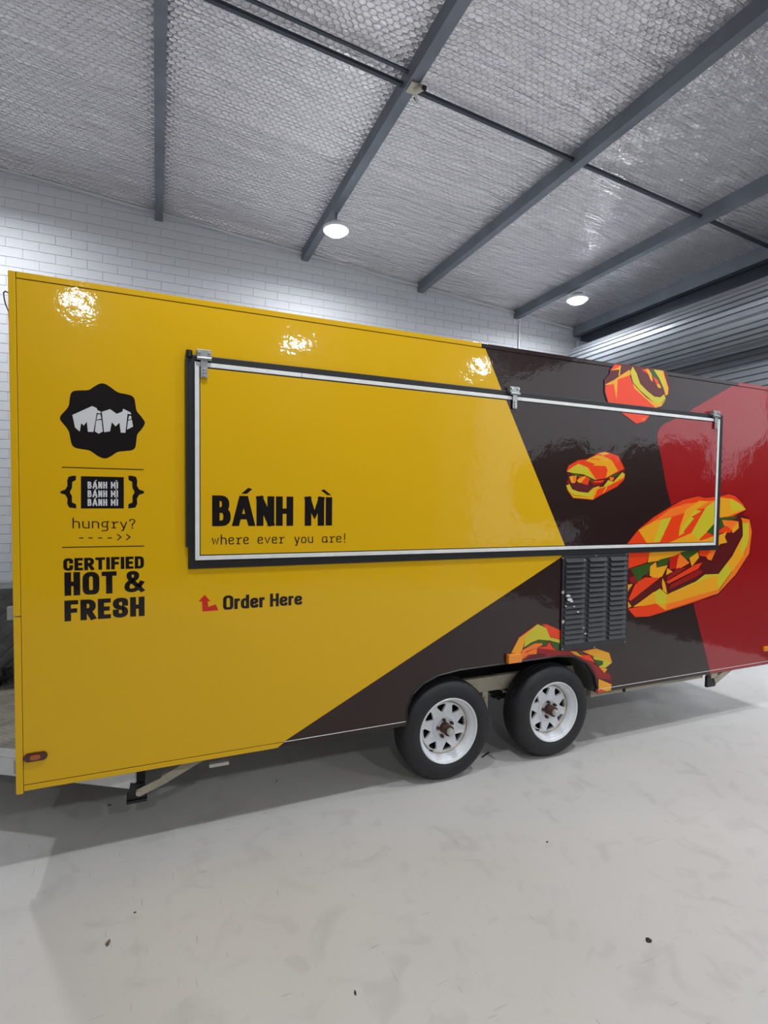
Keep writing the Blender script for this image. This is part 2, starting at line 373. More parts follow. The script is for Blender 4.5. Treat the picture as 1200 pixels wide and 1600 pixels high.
# end wall: one closed roller door behind the trailer, one rolled up nearer the viewer
DY0, DY1, DH = 2.45, 6.15, 4.2
EY0, EY1 = -4.2, 2.05
wr = tag(MB().box(XW, XW+.2, Y0, EY0, 0, roofz(XW)+.2).box(XW, XW+.2, EY1, DY0, 0, roofz(XW)+.2).box(XW, XW+.2, DY1, YW+.2, 0, roofz(XW)+.2).box(XW, XW+.2, DY0, DY1, DH, roofz(XW)+.2).box(XW, XW+.2, EY0, EY1, 4.45, roofz(XW)+.2).build('wall_right', 'plaster'), kind='structure')
RX, RZ, RR = 6.02, HC+2.11, .345
def roller(name, ya, yb, bottom, RX=6.02, RZ=HC+2.11, RR=.345):
    door = tag(empty(name, (XW, (ya+yb)/2, 0)), kind='structure')
    def keepd(o): return keep(o, door)
    mb = MB(); n = 31; prof = []
    for i in range(n):
        t0 = 2*math.pi*i/n
        for f, r in ((0, RR-.026), (.16, RR-.026), (.26, RR), (.9, RR)):
            t = t0+f*2*math.pi/n; prof.append((RX+r*math.cos(t), RZ+r*math.sin(t)))
    mb.prism(prof, ya+.05, yb-.04); keepd(mb.build('door_roll', 'slat'))
    mb = MB(); cx_ = RX+RR-.005; z = bottom; L_ = []
    while z < RZ:
        L_ += [(cx_+.026, z), (cx_+.026, z+.014), (cx_, z+.02), (cx_, z+.07)]; z += .075
    vs_ = []
    for x, zz in L_: vs_ += [(x, ya+.02, zz), (x, yb-.04, zz)]
    mb.add(vs_, [(2*i, 2*i+1, 2*i+3, 2*i+2) for i in range(len(L_)-1)]); keepd(mb.build('door_curtain', 'slat', recalc=False))
    for y in (ya-.05, yb-.03): keepd(MB().box(RX+RR-.03, XW-.005, y, y+.08, 0, RZ+.2).build('door_guide', 'steel'))
    for y in (ya+.01, yb-.035): keepd(MB().box(RX-.1, XW-.005, y, y+.025, RZ-.15, RZ+.42).build('door_bracket', 'steel'))
roller('door_1', DY0, DY1, 3.0); roller('door_2', EY0, EY1, 4.25, 6.24, HC+2.66, .15)
tag(MB().box(6.3, XW-.005, 2.15, YW-.05, HC+2.50, HC+2.80).build('trim_2', 'steel_dk'), kind='structure')
tag(MB().box(XW+.2, 30, -14, 14, -.12, -.01).build('driveway', 'apron'), kind='structure')
def tree(x, y, h, r, seed, label):
    t = tag(empty('tree', (x, y, 0)), label, 'tree', 'trees outside the open door')
    keep(MB().cyl((x, y, -.02), (x, y, h*.6), .12, 10, r2=.07).build('trunk', 'bark', smooth=True), t)
    bm = bmesh.new(); bmesh.ops.create_icosphere(bm, subdivisions=4, radius=1)
    for v in bm.verts:
        d = 1+.35*noise.noise(v.co*1.6+Vector((seed, 0, 0)))+.2*noise.noise(v.co*5+Vector((0, seed, 0)))
        v.co = Vector((v.co.x*r*d, v.co.y*r*d, v.co.z*h*.38*d))+Vector((x, y, h*.62))
    me = bpy.data.meshes.new('crown'); bm.to_mesh(me); bm.free(); keep(link('crown', me, 'foliage', smooth=False), t)
for i, (x, y, h, r, lb) in enumerate(((15, 5.6, 4.2, 1.9, 'broad dark tree outside the open door, nearest the closed door'), (16, 1.9, 3.7, 1.7, 'low rounded dark tree outside the open door'), (12, -.3, 5.6, .8, 'tall narrow dark tree outside the open door'),
        (16, -2.3, 3.9, 1.9, 'wide dark tree outside, beyond the tall narrow one'), (15.5, -6.6, 3.9, 1.9, 'second wide dark tree outside, beyond the tall narrow one'), (15.5, -11.2, 4.2, 2.0, 'dark tree outside, farthest from the closed door'))): tree(x, y, h, r, i*3.1, lb)
tag(MB().box(19, 19.4, -14, 14, 0, 2.6).build('boundary_wall', 'foliage'), 'long dark green boundary hedge behind the trees outside the open door', 'hedge')
# conduit on the back wall
cx0, cz0 = at(812, 497, YW-.02).x, 0
c = MB().cyl((cx0, YW-.02, .1), (cx0, YW-.02, roofz(cx0)-.16), .013, 12)
for zz in (3.0, 3.9, 4.6): c.box(cx0-.03, cx0+.03, YW-.02, YW-.002, zz, zz+.02)
tag(c.build('conduit', 'lampbody', smooth=True), 'thin grey vertical conduit pipe on white brick wall under the fourth ceiling beam', 'pipe')
# sensor at the beam crossing
P = at(648, 148, 3.55); sx, sz = 1.80, roofz(1.8)-.12
t = tag(empty('ceiling_sensor', (1.80, 3.5, sz)), 'small cream sensor with black tip wrapped on the second ceiling beam', 'sensor')
keep(MB().box(1.735, 1.825, 3.47, 3.57, sz-.012, sz-.001).cyl((1.80, 3.52, sz-.006), (1.815, 3.44, sz-.05), .03, 14, r2=.018).build('body', 'cream_pl', smooth=True), t)
keep(MB().cyl((1.815, 3.44, sz-.05), (1.82, 3.425, sz-.062), .016, 12).build('tip', 'debris', smooth=True), t)
keep(MB().tube([(1.80, 3.55, sz-.006), (1.84, 3.60, sz-.01), (1.88, 3.66, sz+.02), (1.87, 3.70, sz+.08)], .007).build('cable', 'cream_pl', smooth=True), t)

# lamps
for i, (x, y, z) in enumerate(LAMPS):
    lab = {0: 'round white LED high bay lamp hanging under the second beam above the yellow panel',
           1: 'round white LED high bay lamp hanging under the fourth beam beside the roller door'}.get(i)
    t = empty('ceiling_lamp', (x, y, z))
    tag(t, lab or 'round white LED high bay lamp beyond the picture edge, not under a visible beam', 'lamp', 'ceiling lamps' if lab else 'ceiling lamps outside the picture')
    def lz(prof, name, m):
        n = 40; k = len(prof)
        vs = [(x+r*math.cos(a), y+r*math.sin(a), z+h) for a in [2*math.pi*j/n for j in range(n)] for r, h in prof]
        fs = [(a*k+b, a*k+b+1, ((a+1) % n)*k+b+1, ((a+1) % n)*k+b) for a in range(n) for b in range(k-1)]
        keep(MB().add(vs, fs).build(name, m, smooth=True), t)
    lz([(.112, 0.002), (.132, 0), (.14, .008), (.14, .03), (.09, .05), (.06, .09), (0.001, .09)], 'housing', 'lampbody')
    lz([(.0005, -.046), (.05, -.042), (.09, -.028), (.108, -.010), (.112, .002)], 'lens', 'lampglow')
    keep(MB().cyl((x, y, z+.09), (x, y, roofz(x)-.11), .012, 10).build('stem', 'steel'), t)
    ld = bpy.data.lights.new('lamp_light', 'AREA'); ld.shape = 'DISK'; ld.size = .22; ld.energy = LAMP_W*(1.55 if y < 0 else .92 if y < 3 else 1); ld.color = LAMP_COL
    ld.spread = R(176); lo = bpy.data.objects.new('lamp_light', ld); C.objects.link(lo); lo.location = (x, y, z-.052)

# ================================================================== FOOD TRAILER
D = 2.80                                    # plane of the serving side
XL, XR = -.612, 5.03
ZT, ZB, ZP = HC+1.040, HC-1.355, HC-1.326   # roof edge, lower edge, panel bottom line
YB = 5.08                                   # far side
tr = tag(empty('food_trailer', (2.2, 3.9, 0)), 'food trailer with glossy yellow, brown and red side panel and closed serving hatch', 'food trailer')
def k(o): return keep(o, tr)
# wheel arch outline (x, z) from the left foot over to the right foot
arch = [(1.420, ZB), (1.423, HC-1.25), (1.46, HC-1.165), (1.535, HC-1.105), (1.64, HC-1.068), (1.80, HC-1.050), (2.60, HC-1.043),
        (2.76, HC-1.064), (2.87, HC-1.125), (2.945, HC-1.215), (2.975, HC-1.31), (2.978, ZB)]
outer = [(XL+.03, ZB), *arch, (XR, ZB), (XR, ZT), (XL+.03, ZT)]
k(MB().prism(outer, D, D+.03).build('side_panel', 'brown'))
# shell behind the panel, open over the wheels
sh = MB().box(XL+.01, XR, D+.03, YB, HC-1.02, ZT-.005)
sh.box(XL+.01, XR, D+.35, YB, ZB+.03, HC-1.02).box(XL+.01, 1.40, D+.03, D+.35, ZB+.03, HC-1.02).box(3.0, XR, D+.03, D+.35, ZB+.03, HC-1.02)
k(sh.build('body_shell', 'body'))
# arch lining and lip
mb = MB(); n = len(arch)
vs_ = [(x, D+.002, z) for x, z in arch]+[(x, D+.34, z) for x, z in arch]
mb.add(vs_, [(i, i+1, n+i+1, n+i) for i in range(n-1)]); k(mb.build('arch_lining', 'grey_p', recalc=False))
k(MB().tube([(x, D+.0, z) for x, z in arch], .006, 6).build('arch_lip', 'rubber', smooth=True))
k(MB().box(1.40, 3.0, D+.345, D+.349, ZB+.03, HC-1.02).build('wheel_well', 'dark'))

# ---- flat vinyl print: polygons lying on the panel
def polymesh(polys, eps, y, offs=None):                # polys: (points (x,z), material index); later ones lie on top
    v = []; f = []; mi = []
    for j, (pts, m) in enumerate(polys):
        n = len(v); v += [(p[0], y-(offs[j] if offs else eps*(j+1)), p[1]) for p in pts]; f.append(tuple(range(n, n+len(pts)))); mi.append(m)
    me = bpy.data.meshes.new('print'); me.from_pydata(v, [], f)
    for p, i in zip(me.polygons, mi): p.material_index = i
    bm = bmesh.new(); bm.from_mesh(me)
    for q in bm.faces:
        q.normal_update()
        if q.normal.y > 0: q.normal_flip()
    bmesh.ops.triangulate(bm, faces=[q for q in bm.faces if len(q.verts) > 4], ngon_method='EAR_CLIP')
    bm.to_mesh(me); bm.free(); return me
def vprint(name, polys, mats, y, eps=.00012):
    return link(name, polymesh(polys, eps, y), mats)
def P2(pts, y): return [(lambda q: (q.x, q.z))(at(a, b, y)) for a, b in pts]
yt = D
zt_ = ZT
pA = at(755, 539, D); pB = at(785, 613, D)
pC = at(877, 870.5, D); pD = at(444, 1159, D)
yel = [(XL+.03, ZP), (pD.x, ZP), (pC.x, pC.z), (pC.x+.25, pC.z+.16), (pB.x+.45, HC+.2), (pB.x, pB.z), (pA.x, ZT), (XL+.03, ZT)]
k(vprint('yellow_vinyl', [(yel, 0)], ['yellow'], D, .0005))
r1 = at(1153, 598, D); r2 = at(1079, 641, D); r3 = at(1084, 946, D); r4 = at(1109, 1050, D)
red = [(r4.x, ZP), (XR, ZP), (XR, ZT), (r1.x, ZT), (r2.x, r2.z), (r2.x-.15, HC+.3), (r3.x-.12, HC-.1), (r3.x, r3.z)]
k(vprint('red_vinyl', [(red, 0)], ['red'], D, .0005))
# trims
k(MB().box(XL, XL+.029, D-.004, D+.04, HC-.53+.002, ZT).build('corner_trim', 'yellow', bevel=.003))
k(MB().box(XL, XL+.029, D-.004, D+.04, ZB-.012, HC-.53-.002).build('corner_trim', 'yellow', bevel=.003))
def trim(a, b, z0, z1, m, d=.004): k(MB().box(a, b, D-d, D+.01, z0, z1).build('edge_trim', m, bevel=.002))
xt = at(752, 540, D).x; xr_ = r1.x
trim(XL+.0315, xt, ZT-.028, ZT, 'yellow'); trim(xt, xr_, ZT-.028, ZT, 'brown'); trim(xr_, XR, ZT-.028, ZT, 'red')
e1 = at(433, 1167, D)
trim(XL+.0315, e1.x, ZB, ZP-.003, 'yellow')
m_ = MB().prism([(e1.x, ZB+.001), (pD.x+.0, ZP-.003), (e1.x, ZP-.003)], D-.004, D+.01); k(m_.build('edge_trim', 'yellow'))
trim(pD.x+.002, 1.42, ZB+.002, ZP-.003, 'brown', .001); trim(2.98, r4.x, ZB+.002, ZP-.003, 'brown', .002); trim(r4.x, XR, ZB+.002, ZP-.003, 'red', .002)
for a_, b_ in ((pD.x, 1.42), (2.98, XR)): k(MB().box(a_, b_, D-.003, D, ZP-.003, ZP).build('edge_bead', 'alu'))
k(MB().box(XL+.0292, XL+.0312, D-.0012, D, ZB, ZT).box(XL+.031, XR, D-.0012, D, ZT-.0305, ZT-.0275).box(XL+.031, pD.x, D-.0012, D, ZP-.003, ZP+.0).build('seam', 'debris'))

# ---- serving hatch
HY = D-.026
HX0, HX1, HZ0, HZ1 = .183, 4.173, HC-.290, HC+.719
k(MB().prism([(.150, HC-.336), (4.238, HC-.330), (4.236, HC+.757), (.150, HC+.757)], D-.012, D).build('hatch_seal', 'rubber', bevel=.004))
k(MB().box(.139, .152, D-.02, D-.002, HC-.22, HC+.75).cyl((.158, D-.011, HC+.742), (.158, D-.011, HC+.775), .016).build('side_seal', 'rubber'))
ha = keep(MB().box(HX0+.012, HX1-.012, HY+.003, D-.012, HZ0+.012, HZ1-.012).build('serving_hatch', 'brown'), tr)
def kh(o): o.parent = ha; return o
# keep() leaves offsets on the parent: the hatch mesh holds absolute coordinates, so its children only need its own inverse
def kh(o): o.parent = ha; o.matrix_parent_inverse = Matrix.Identity(4); return o
wd = .022
for poly in ([(HX0, HZ0), (HX1, HZ0), (HX1-wd, HZ0+wd), (HX0+wd, HZ0+wd)], [(HX1, HZ0+.001), (HX1, HZ1-.001), (HX1-wd, HZ1-wd-.001), (HX1-wd, HZ0+wd+.001)],
             [(HX1, HZ1), (HX0, HZ1), (HX0+wd, HZ1-wd), (HX1-wd, HZ1-wd)], [(HX0, HZ1-.001), (HX0, HZ0+.001), (HX0+wd, HZ0+wd+.001), (HX0+wd, HZ1-wd-.001)]):
    kh(MB().prism(poly, HY-.004, D-.013).build('frame_moulding', 'alu', bevel=.0015))
ix0, ix1, iz0, iz1 = HX0+wd+.005, HX1-wd-.005, HZ0+wd+.006, HZ1-wd-.007
kh(MB().box(HX0+wd, HX1-wd, HY, HY+.003, HZ0+wd, HZ1-wd).build('inner_seal', 'rubber'))
HP = HY-.0006
def clip(pts, x0, x1, z0, z1):
    for ax, lim, sg in ((0, x0, 1), (0, x1, -1), (1, z0, 1), (1, z1, -1)):
        out = []
        for a, b in zip(pts, pts[1:]+pts[:1]):
            ia = (a[ax]-lim)*sg >= 0; ib = (b[ax]-lim)*sg >= 0
            if ia: out.append(a)
            if ia != ib:
                t = (lim-a[ax])/(b[ax]-a[ax]); q = [a[0]+(b[0]-a[0])*t, a[1]+(b[1]-a[1])*t]; q[ax] = lim; out.append(tuple(q))
        pts = out
        if len(pts) < 3: return []
    return pts
def onhatch(pts_px): return clip(P2(pts_px, HP), ix0, ix1, iz0, iz1)
full = [(ix0, iz0), (ix1, iz0), (ix1, iz1), (ix0, iz1)]
kh(vprint('hatch_panel', [(full, 0)], ['brown'], HP+.0004, .0002))
kh(vprint('yellow_vinyl', [(onhatch([(200, 500), (740, 500), (792, 628), (884, 856), (890, 900), (200, 920)]), 0)], ['yellow'], HP, .0002))
kh(vprint('red_vinyl', [(onhatch([(1200, 540), (1200, 1000), (1084, 946), (1048, 786), (1041, 760), (1033, 714), (1028.5, 695), (1027, 683), (1028, 675), (1031, 668), (1038, 662), (1056, 654), (1090, 636), (1140, 600)]), 0)], ['red'], HP, .0002))
# hinges
def hinge(xc):
    zt = HZ1+.062; w_ = .036
    h = MB().box(xc-w_, xc+w_, HY-.010, D-.001, zt-.036, zt).cyl((xc-w_, HY-.014, zt-.046), (xc+w_, HY-.014, zt-.046), .009, 12)
    h.box(xc-w_*.48, xc+w_*.48, HY-.014, HY-.009, zt-.142, zt-.046)
    o = kh(h.build('hinge', 'zinc', bevel=.0015))
    for dx in (-.025, .025): kh(MB().cyl((xc+dx, HY-.010, zt-.014), (xc+dx, HY-.019, zt-.014), .0075, 10).build('hinge_bolt', 'cap', smooth=True))
    for dz in (.098, .114, .13): kh(MB().cyl((xc, HY-.014, zt-dz), (xc, HY-.021, zt-dz), .006, 10).build('hinge_bolt', 'cap', smooth=True))
for a, b in ((319, 565), (804.5, 620), (1119, 655)):
    hinge(at(a, b, HY-.01).x)
k(MB().box(at(471, 580, D-.02).x-.001, at(471, 580, D-.02).x+.001, HY-.0046, HY-.003, HZ1-wd, HZ1).build('seam', 'debris'))

# ---- lettering
GL = {
 'B': ([[(0, 0), (0, 1)], [(0, 1), (.88, 1), (.88, .53), (0, .53)], [(0, .53), (1, .53), (1, 0), (0, 0)]], .8),
 'A': ([[(0, -.1), (.42, 1), (.58, 1), (1, -.1)], [(.2, .27), (.8, .27)]], 1), 'N': ([[(0, 0), (0, 1)], [(0, 1), (1, 0)], [(1, 0), (1, 1)]], .82),
 'H': ([[(0, 0), (0, 1)], [(0, .5), (1, .5)], [(1, 0), (1, 1)]], .82), 'M': ([[(0, 0), (0, 1)], [(0, 1), (.5, .35), (1, 1)], [(1, 1), (1, 0)]], 1),
 'I': ([[(.5, 0), (.5, 1)]], 0), 'C': ([[(1, .72), (1, 1), (0, 1), (0, 0), (1, 0), (1, .28)]], .8),
 'E': ([[(1, 1), (0, 1), (0, 0), (1, 0)], [(0, .5), (.85, .5)]], .7), 'R': ([[(0, 0), (0, 1)], [(0, 1), (1, 1), (1, .46), (0, .46)], [(.5, .46), (1, 0)]], .82),
 'T': ([[(0, 1), (1, 1)], [(.5, 1), (.5, 0)]], .82), 'F': ([[(1, 1), (0, 1)], [(0, 1), (0, 0)], [(0, .5), (.85, .5)]], .72),
 'D': ([[(0, 0), (0, 1)], [(0, 1), (1, 1), (1, 0), (0, 0)]], .82), 'O': ([[(.5, 0), (0, 0), (0, 1), (1, 1), (1, 0), (.5, 0)]], .9),
 'S': ([[(1, .74), (1, 1), (0, 1), (0, .53), (1, .47), (1, 0), (0, 0), (0, .26)]], .85),
 '&': ([[(1, 0), (.14, .7), (.14, 1), (.66, 1), (.66, .66), (0, .42), (0, 0), (.62, 0), (.98, .42)]], 1.15),
 'r': ([[(0, 0), (0, .7)], [(0, .4), (.2, .7), (1, .7)]], .5), 'd': ([[(1, 0), (1, 1)], [(1, .7), (0, .7), (0, 0), (1, 0)]], .75),
 'e': ([[(.05, .36), (1, .36), (1, .7), (0, .7), (0, 0), (1, 0), (1, .1)]], .75),
 'h': ([[(0, 0), (0, 1)], [(0, .66), (1, .66), (1, 0)]], .8), 'u': ([[(0, .66), (0, 0), (1, 0)], [(1, .66), (1, 0)]], .8),
 'n': ([[(0, 0), (0, .66)], [(0, .66), (1, .66), (1, 0)]], .8), 'g': ([[(.9, .66), (0, .66), (0, .12), (.9, .12), (.9, .66)], [(.9, .12), (1, -.3), (0, -.3)], [(.9, .66), (1.15, .7)]], .8),
 'q': ([[(.1, 0), (.7, 0)], [(.4, 0), (.4, .66), (.1, .66)], [(.4, .45), (.7, .66), (1.1, .66)]], .8),
 'y': ([[(0, .66), (.5, 0)], [(1, .66), (.4, -.3), (.15, -.3)]], .8), 'w': ([[(0, .66), (.22, 0), (.5, .55), (.78, 0), (1, .66)]], .95),
 'v': ([[(0, .66), (.5, 0), (1, .66)]], .8), 'o': ([[(.5, 0), (0, 0), (0, .66), (1, .66), (1, 0), (.5, 0)]], .8),
 'a': ([[(.9, .66), (0, .66), (0, 0), (.9, 0), (.9, .66)], [(.9, .4), (1, 0)]], .8),
 '?': ([[(0, .8), (0, 1), (1, 1), (1, .6), (.5, .5), (.5, .25)], [(.5, -.04), (.5, .04)]], .7), '!': ([[(.5, .32), (.5, 1)], [(.5, -.04), (.5, .04)]], .5)}
ROUND = set('BCDORSPe&doanhugq?')
def rounded(pts, r):
    if r <= 0 or len(pts) < 3: return pts
    closed = (Vector(pts[0])-Vector(pts[-1])).length < 1e-6
    out = [pts[0]]
    for a, b, c in zip(pts, pts[1:], pts[2:]):
        a, b, c = Vector(a), Vector(b), Vector(c)
        ra = min(r, (a-b).length*.5); rc = min(r, (c-b).length*.5)
        p = b+(a-b).normalized()*ra; q = b+(c-b).normalized()*rc
        for t in (0, .25, .5, .75, 1): out.append(tuple(p*(1-t)**2+b*2*t*(1-t)+q*t*t))
    out.append(pts[-1]); return out
def ribbon(pts, t):                          # one outline polygon round a thick line
    pts = [Vector(p) for i, p in enumerate(pts) if i == 0 or (Vector(p)-Vector(pts[i-1])).length > 1e-7]
    L_, R_ = [], []
    for i, p in enumerate(pts):
        d0 = (p-pts[i-1]).normalized() if i else None; d1 = (pts[i+1]-p).normalized() if i < len(pts)-1 else None
        if d0 is None: d0 = d1
        if d1 is None: d1 = d0
        n0 = Vector((-d0.y, d0.x)); n1 = Vector((-d1.y, d1.x)); nn = n0+n1
        nn = n0 if nn.length < 1e-6 else nn.normalized()
        s = min(1/max(.35, nn.dot(n0)), 1.8)*t/2
        L_.append(p+nn*s); R_.append(p-nn*s)
    return [[tuple(L_[i]), tuple(L_[i+1]), tuple(R_[i+1]), tuple(R_[i])] for i in range(len(L_)-1)]
def text_polys(s, x0, x1, zl, h, t, gap, zr=None, hr=None, space=.5, tz=1.0):
    """letters of cap height h and stroke t laid from x0 to x1 on the baseline zl (zr at the right end)"""
    accents = {'Á': ('A', 1), 'Ì': ('I', -1)}
    items = []; wsum = 0
    for c in s:
        b, ac = accents.get(c, (c, 0))
        if c == ' ': items.append((None, space, 0)); wsum += space; continue
        wu = GL[b][1] if GL[b][1] > 0 else 0
        items.append((b, wu, ac)); wsum += wu
    ng = len(s)-1
    fix = sum(t for b, wu, ac in items if b and wu == 0)
    unit = (x1-x0-fix-gap*ng)/wsum
    polys = []; x = x0; zr = zl if zr is None else zr; hr = h if hr is None else hr
    for b, wu, ac in items:
        wpx = wu*unit if wu > 0 else t
        f = (x-x0)/(x1-x0); zb = zl+(zr-zl)*f; hh = h+(hr-h)*f
        if b:
            KZ = 1.3; sx = max(wpx-t, 0); sh_ = hh*KZ-t
            for st in GL[b][0]:
                pts = [(x+t/2+p[0]*sx, zb+t/2+p[1]*sh_) for p in st]
                if b in ROUND: pts = rounded(pts, min(t*1.1, .3*hh) if t > .12*hh else .28*hh)
                a, c = Vector(pts[0]), Vector(pts[-1])
                closed = (a-c).length < 1e-5
                if not closed and not (b == 'A' and len(st) == 2):
                    pts[0] = tuple(a+(a-Vector(pts[1])).normalized()*t*.5); pts[-1] = tuple(c+(c-Vector(pts[-2])).normalized()*t*.5)
                si = GL[b][0].index(st)
                for qi, q in enumerate(ribbon(pts, t)):
                    q = [(u, zb+(v-zb)/KZ) for u, v in q]
                    q = [(u, max(v, zb)) if b == 'A' else (u, v) for u, v in q]
                    polys.append((q, si*.0002+(qi % 3)*.00005))
            if ac:
                cx = x+wpx/2-ac*.02*hh; q0 = zb+hh*1.07; q1 = zb+hh*1.27
                if ac > 0: polys.append(([(cx-.06*hh, q0), (cx+.12*hh, q0), (cx+.30*hh, q1-.04*hh), (cx+.17*hh, q1)], 0))
                else: polys.append(([(cx+.06*hh, q0), (cx-.08*hh, q0), (cx-.32*hh, q1-.03*hh), (cx-.2*hh, q1)], 0))
        x += wpx+gap
    return polys
def lettering(name, polys, m, y, par, ep=.0010):
    me = polymesh([(p[0], 0) for p in polys], 0, y-ep, [p[1] for p in polys]); o = link(name, me, m)
    (kh if par is ha else k)(o); return o
def boxpx(x0, yb, x1, y=D, ybr=None, yt=None, ytr=None):
    a = at(x0, yb, y); b = at(x1, ybr if ybr else yb, y); c = at(x0, yt, y); d = at(x1, ytr if ytr else yt, y)
    return a.x, b.x, a.z, c.z-a.z, b.z, d.z-b.z
def put(s, x0, ybl, x1, ybr, ytl, ytr, tr_, gap, y, par, m='p_black', name='lettering', **kw):
    X0_, X1_, zl, h, zr, hr = boxpx(x0, ybl, x1, y, ybr, ytl, ytr)
    lettering(name, text_polys(s, X0_, X1_, zl, h, h*tr_, h*gap, zr, hr, **kw), m, y, par)
put('BÁNH', 331.5, 822, 458, 821.5, 774, 776, .235, .055, HP, ha)
put('MÌ', 476, 821.5, 518.7, 821, 776, 777, .235, .055, HP, ha)
for wd_, x0_, x1_ in (('wheqe', 331, 388.5), ('eveq', 402.5, 444), ('you', 460, 489), ('aqe!', 503, 541)):
    f0, f1 = (x0_-331)/210, (x1_-331)/210
    put(wd_, x0_, 851-3.7*f0, x1_, 851-3.7*f1, 835.5-2*f0, 835.5-2*f1, .115, .18, HP, ha)
put('Order', 348.5, 953, 413.5, 948.6, 930.7, 928.3, .235, .06, D, tr)
put('Here', 421.8, 948, 472, 944.5, 927.6, 926, .235, .06, D, tr)
put('CERTIFIED', 99, 892, 225, 888, 872.5, 869, .27, .09, D, tr)
put('HOT', 101, 931, 182.5, 926.5, 894.5, 892.8, .25, .09, D, tr)
put('&', 194.5, 925.8, 225.5, 924, 892.5, 891.5, .22, .09, D, tr)
put('FRESH', 101, 971, 226, 962, 938.5, 932, .27, .09, D, tr)
put('hungqy?', 113.5, 825.5, 211.5, 825.5, 809, 811, .11, .2, D, tr)
for (a, b, c) in ((752.5, 763.5, 754.3), (766, 777, 767.4), (779.5, 790.5, 780.3)):
    put('BÁNH MÌ', 137, b, 184.5, b-.4, a, a+.5, .2, .11, D-.0009, tr, 'p_white', space=.4)
def pxprint(name, polys, y=D, par=None, eps=.0009, tf=None):
    g = {}
    mats = []
    pl = []
    for col, pts in polys:
        if tf: pts = [tf(*p) for p in pts]
        if col not in mats: mats.append(col)
        q = P2(pts, y)
        if par is ha: q = clip(q, ix0, ix1, iz0, iz1)
        if len(q) > 2: pl.append((q, mats.index(col)))
    o = vprint(name, pl, mats, y-.0007, .00008); (kh if par is ha else k)(o); return o
Z = lambda ox, oy, s: (lambda x, y: (ox+x/s, oy+y/s))
pxprint('rule_line', [('p_black', [(96.5, 729.3), (224.5, 733.2), (224.5, 734.7), (96.5, 730.8)])])
pxprint('rule_line', [('p_black', [(97, 854.6), (225, 852.4), (225, 853.9), (97, 856.1)])])
pxprint('bracket_sign', [('p_black', [(126.5, 744), (193.5, 745.5), (193.5, 794.5), (126.5, 794.5)]),
    *[('p_black', [(x0+(1 if sg > 0 else -1)*a, y) for a, y in ((0, 743.5), (-5, 743.2), (-12, 745), (-14, 751), (-13.5, 759), (-17, 765), (-24.5, 767.5), (-24.5, 770.5), (-17, 773), (-13.5, 779), (-14, 787), (-11, 793), (0, 794.5), (0, 788), (-6.5, 785), (-6.5, 775), (-10, 769), (-6.5, 762.5), (-6, 753), (-.5, 750))]) for x0, sg in ((119, 1), (200.5, -1))]])
for x in (123.5, 138, 153, 168): pxprint('dash', [('p_black', [(x, 839.8), (x+7, 839.8), (x+7, 841.4), (x, 841.4)])])
for x in (182, 196): pxprint('chevron', [('p_black', [(x, 834.5), (x+2.5, 834.5), (x+8.5, 839.2), (x+2.5, 843.8), (x, 843.8), (x+5.8, 839.2)])])
pxprint('red_arrow', [('p_arrow', [Z(280, 530, 3.72)(*p) for p in ((148, 1485), (182, 1524), (165, 1524), (170, 1556), (212, 1540), (228, 1576), (135, 1583), (132, 1524), (112, 1524))])])
# badge: wavy eight pointed disc with the shop's lettering
bd = [(600, 68), (640, 78), (700, 115), (780, 172), (860, 190), (940, 212), (975, 250), (990, 330), (1005, 395), (1050, 450), (1092, 510), (1095, 545), (1060, 605), (1010, 665), (998, 740), (985, 820), (940, 852), (860, 862),
      (780, 872), (710, 915), (650, 945), (600, 943), (540, 915), (455, 858), (370, 840), (290, 825), (245, 790), (225, 720), (208, 635), (165, 570), (115, 510), (102, 475), (120, 435), (180, 370), (208, 320), (218, 240), (235, 180), (275, 155), (350, 150), (440, 145), (500, 108), (560, 75)]
def smooth(pts, n=3):                        # closed Catmull-Rom curve through the points
    out = []; m = len(pts)
    for i in range(m):
        a, b, c, d = [Vector(pts[(i+j) % m]) for j in (-1, 0, 1, 2)]
        for q in range(n):
            t = q/n; out.append(tuple(.5*((2*b)+(c-a)*t+(2*a-5*b+4*c-d)*t*t+(3*b-a-3*c+d)*t**3)))
    return out
bd = smooth(bd)
pxprint('badge', [('p_black', bd),
    ('p_white', [(248, 438), (480, 333), (535, 358), (540, 380), (585, 402), (575, 422), (535, 412), (495, 638), (430, 635), (418, 518), (380, 563), (352, 532), (335, 632), (280, 585)]),
    ('p_white', [(545, 428), (578, 433), (588, 482), (530, 494)]), ('p_white', [(527, 503), (590, 495), (605, 632), (556, 658), (512, 630)]),
    ('p_white', [(593, 402), (690, 370), (768, 425), (832, 400), (845, 366), (925, 405), (940, 432), (895, 425), (870, 647), (815, 645), (800, 528), (755, 573), (710, 522), (690, 630), (620, 640)]),
    ('p_white', [(912, 448), (938, 450), (940, 483), (903, 498)]), ('p_white', [(900, 508), (945, 492), (960, 575), (888, 610)])], tf=Z(80, 590, 7.5))
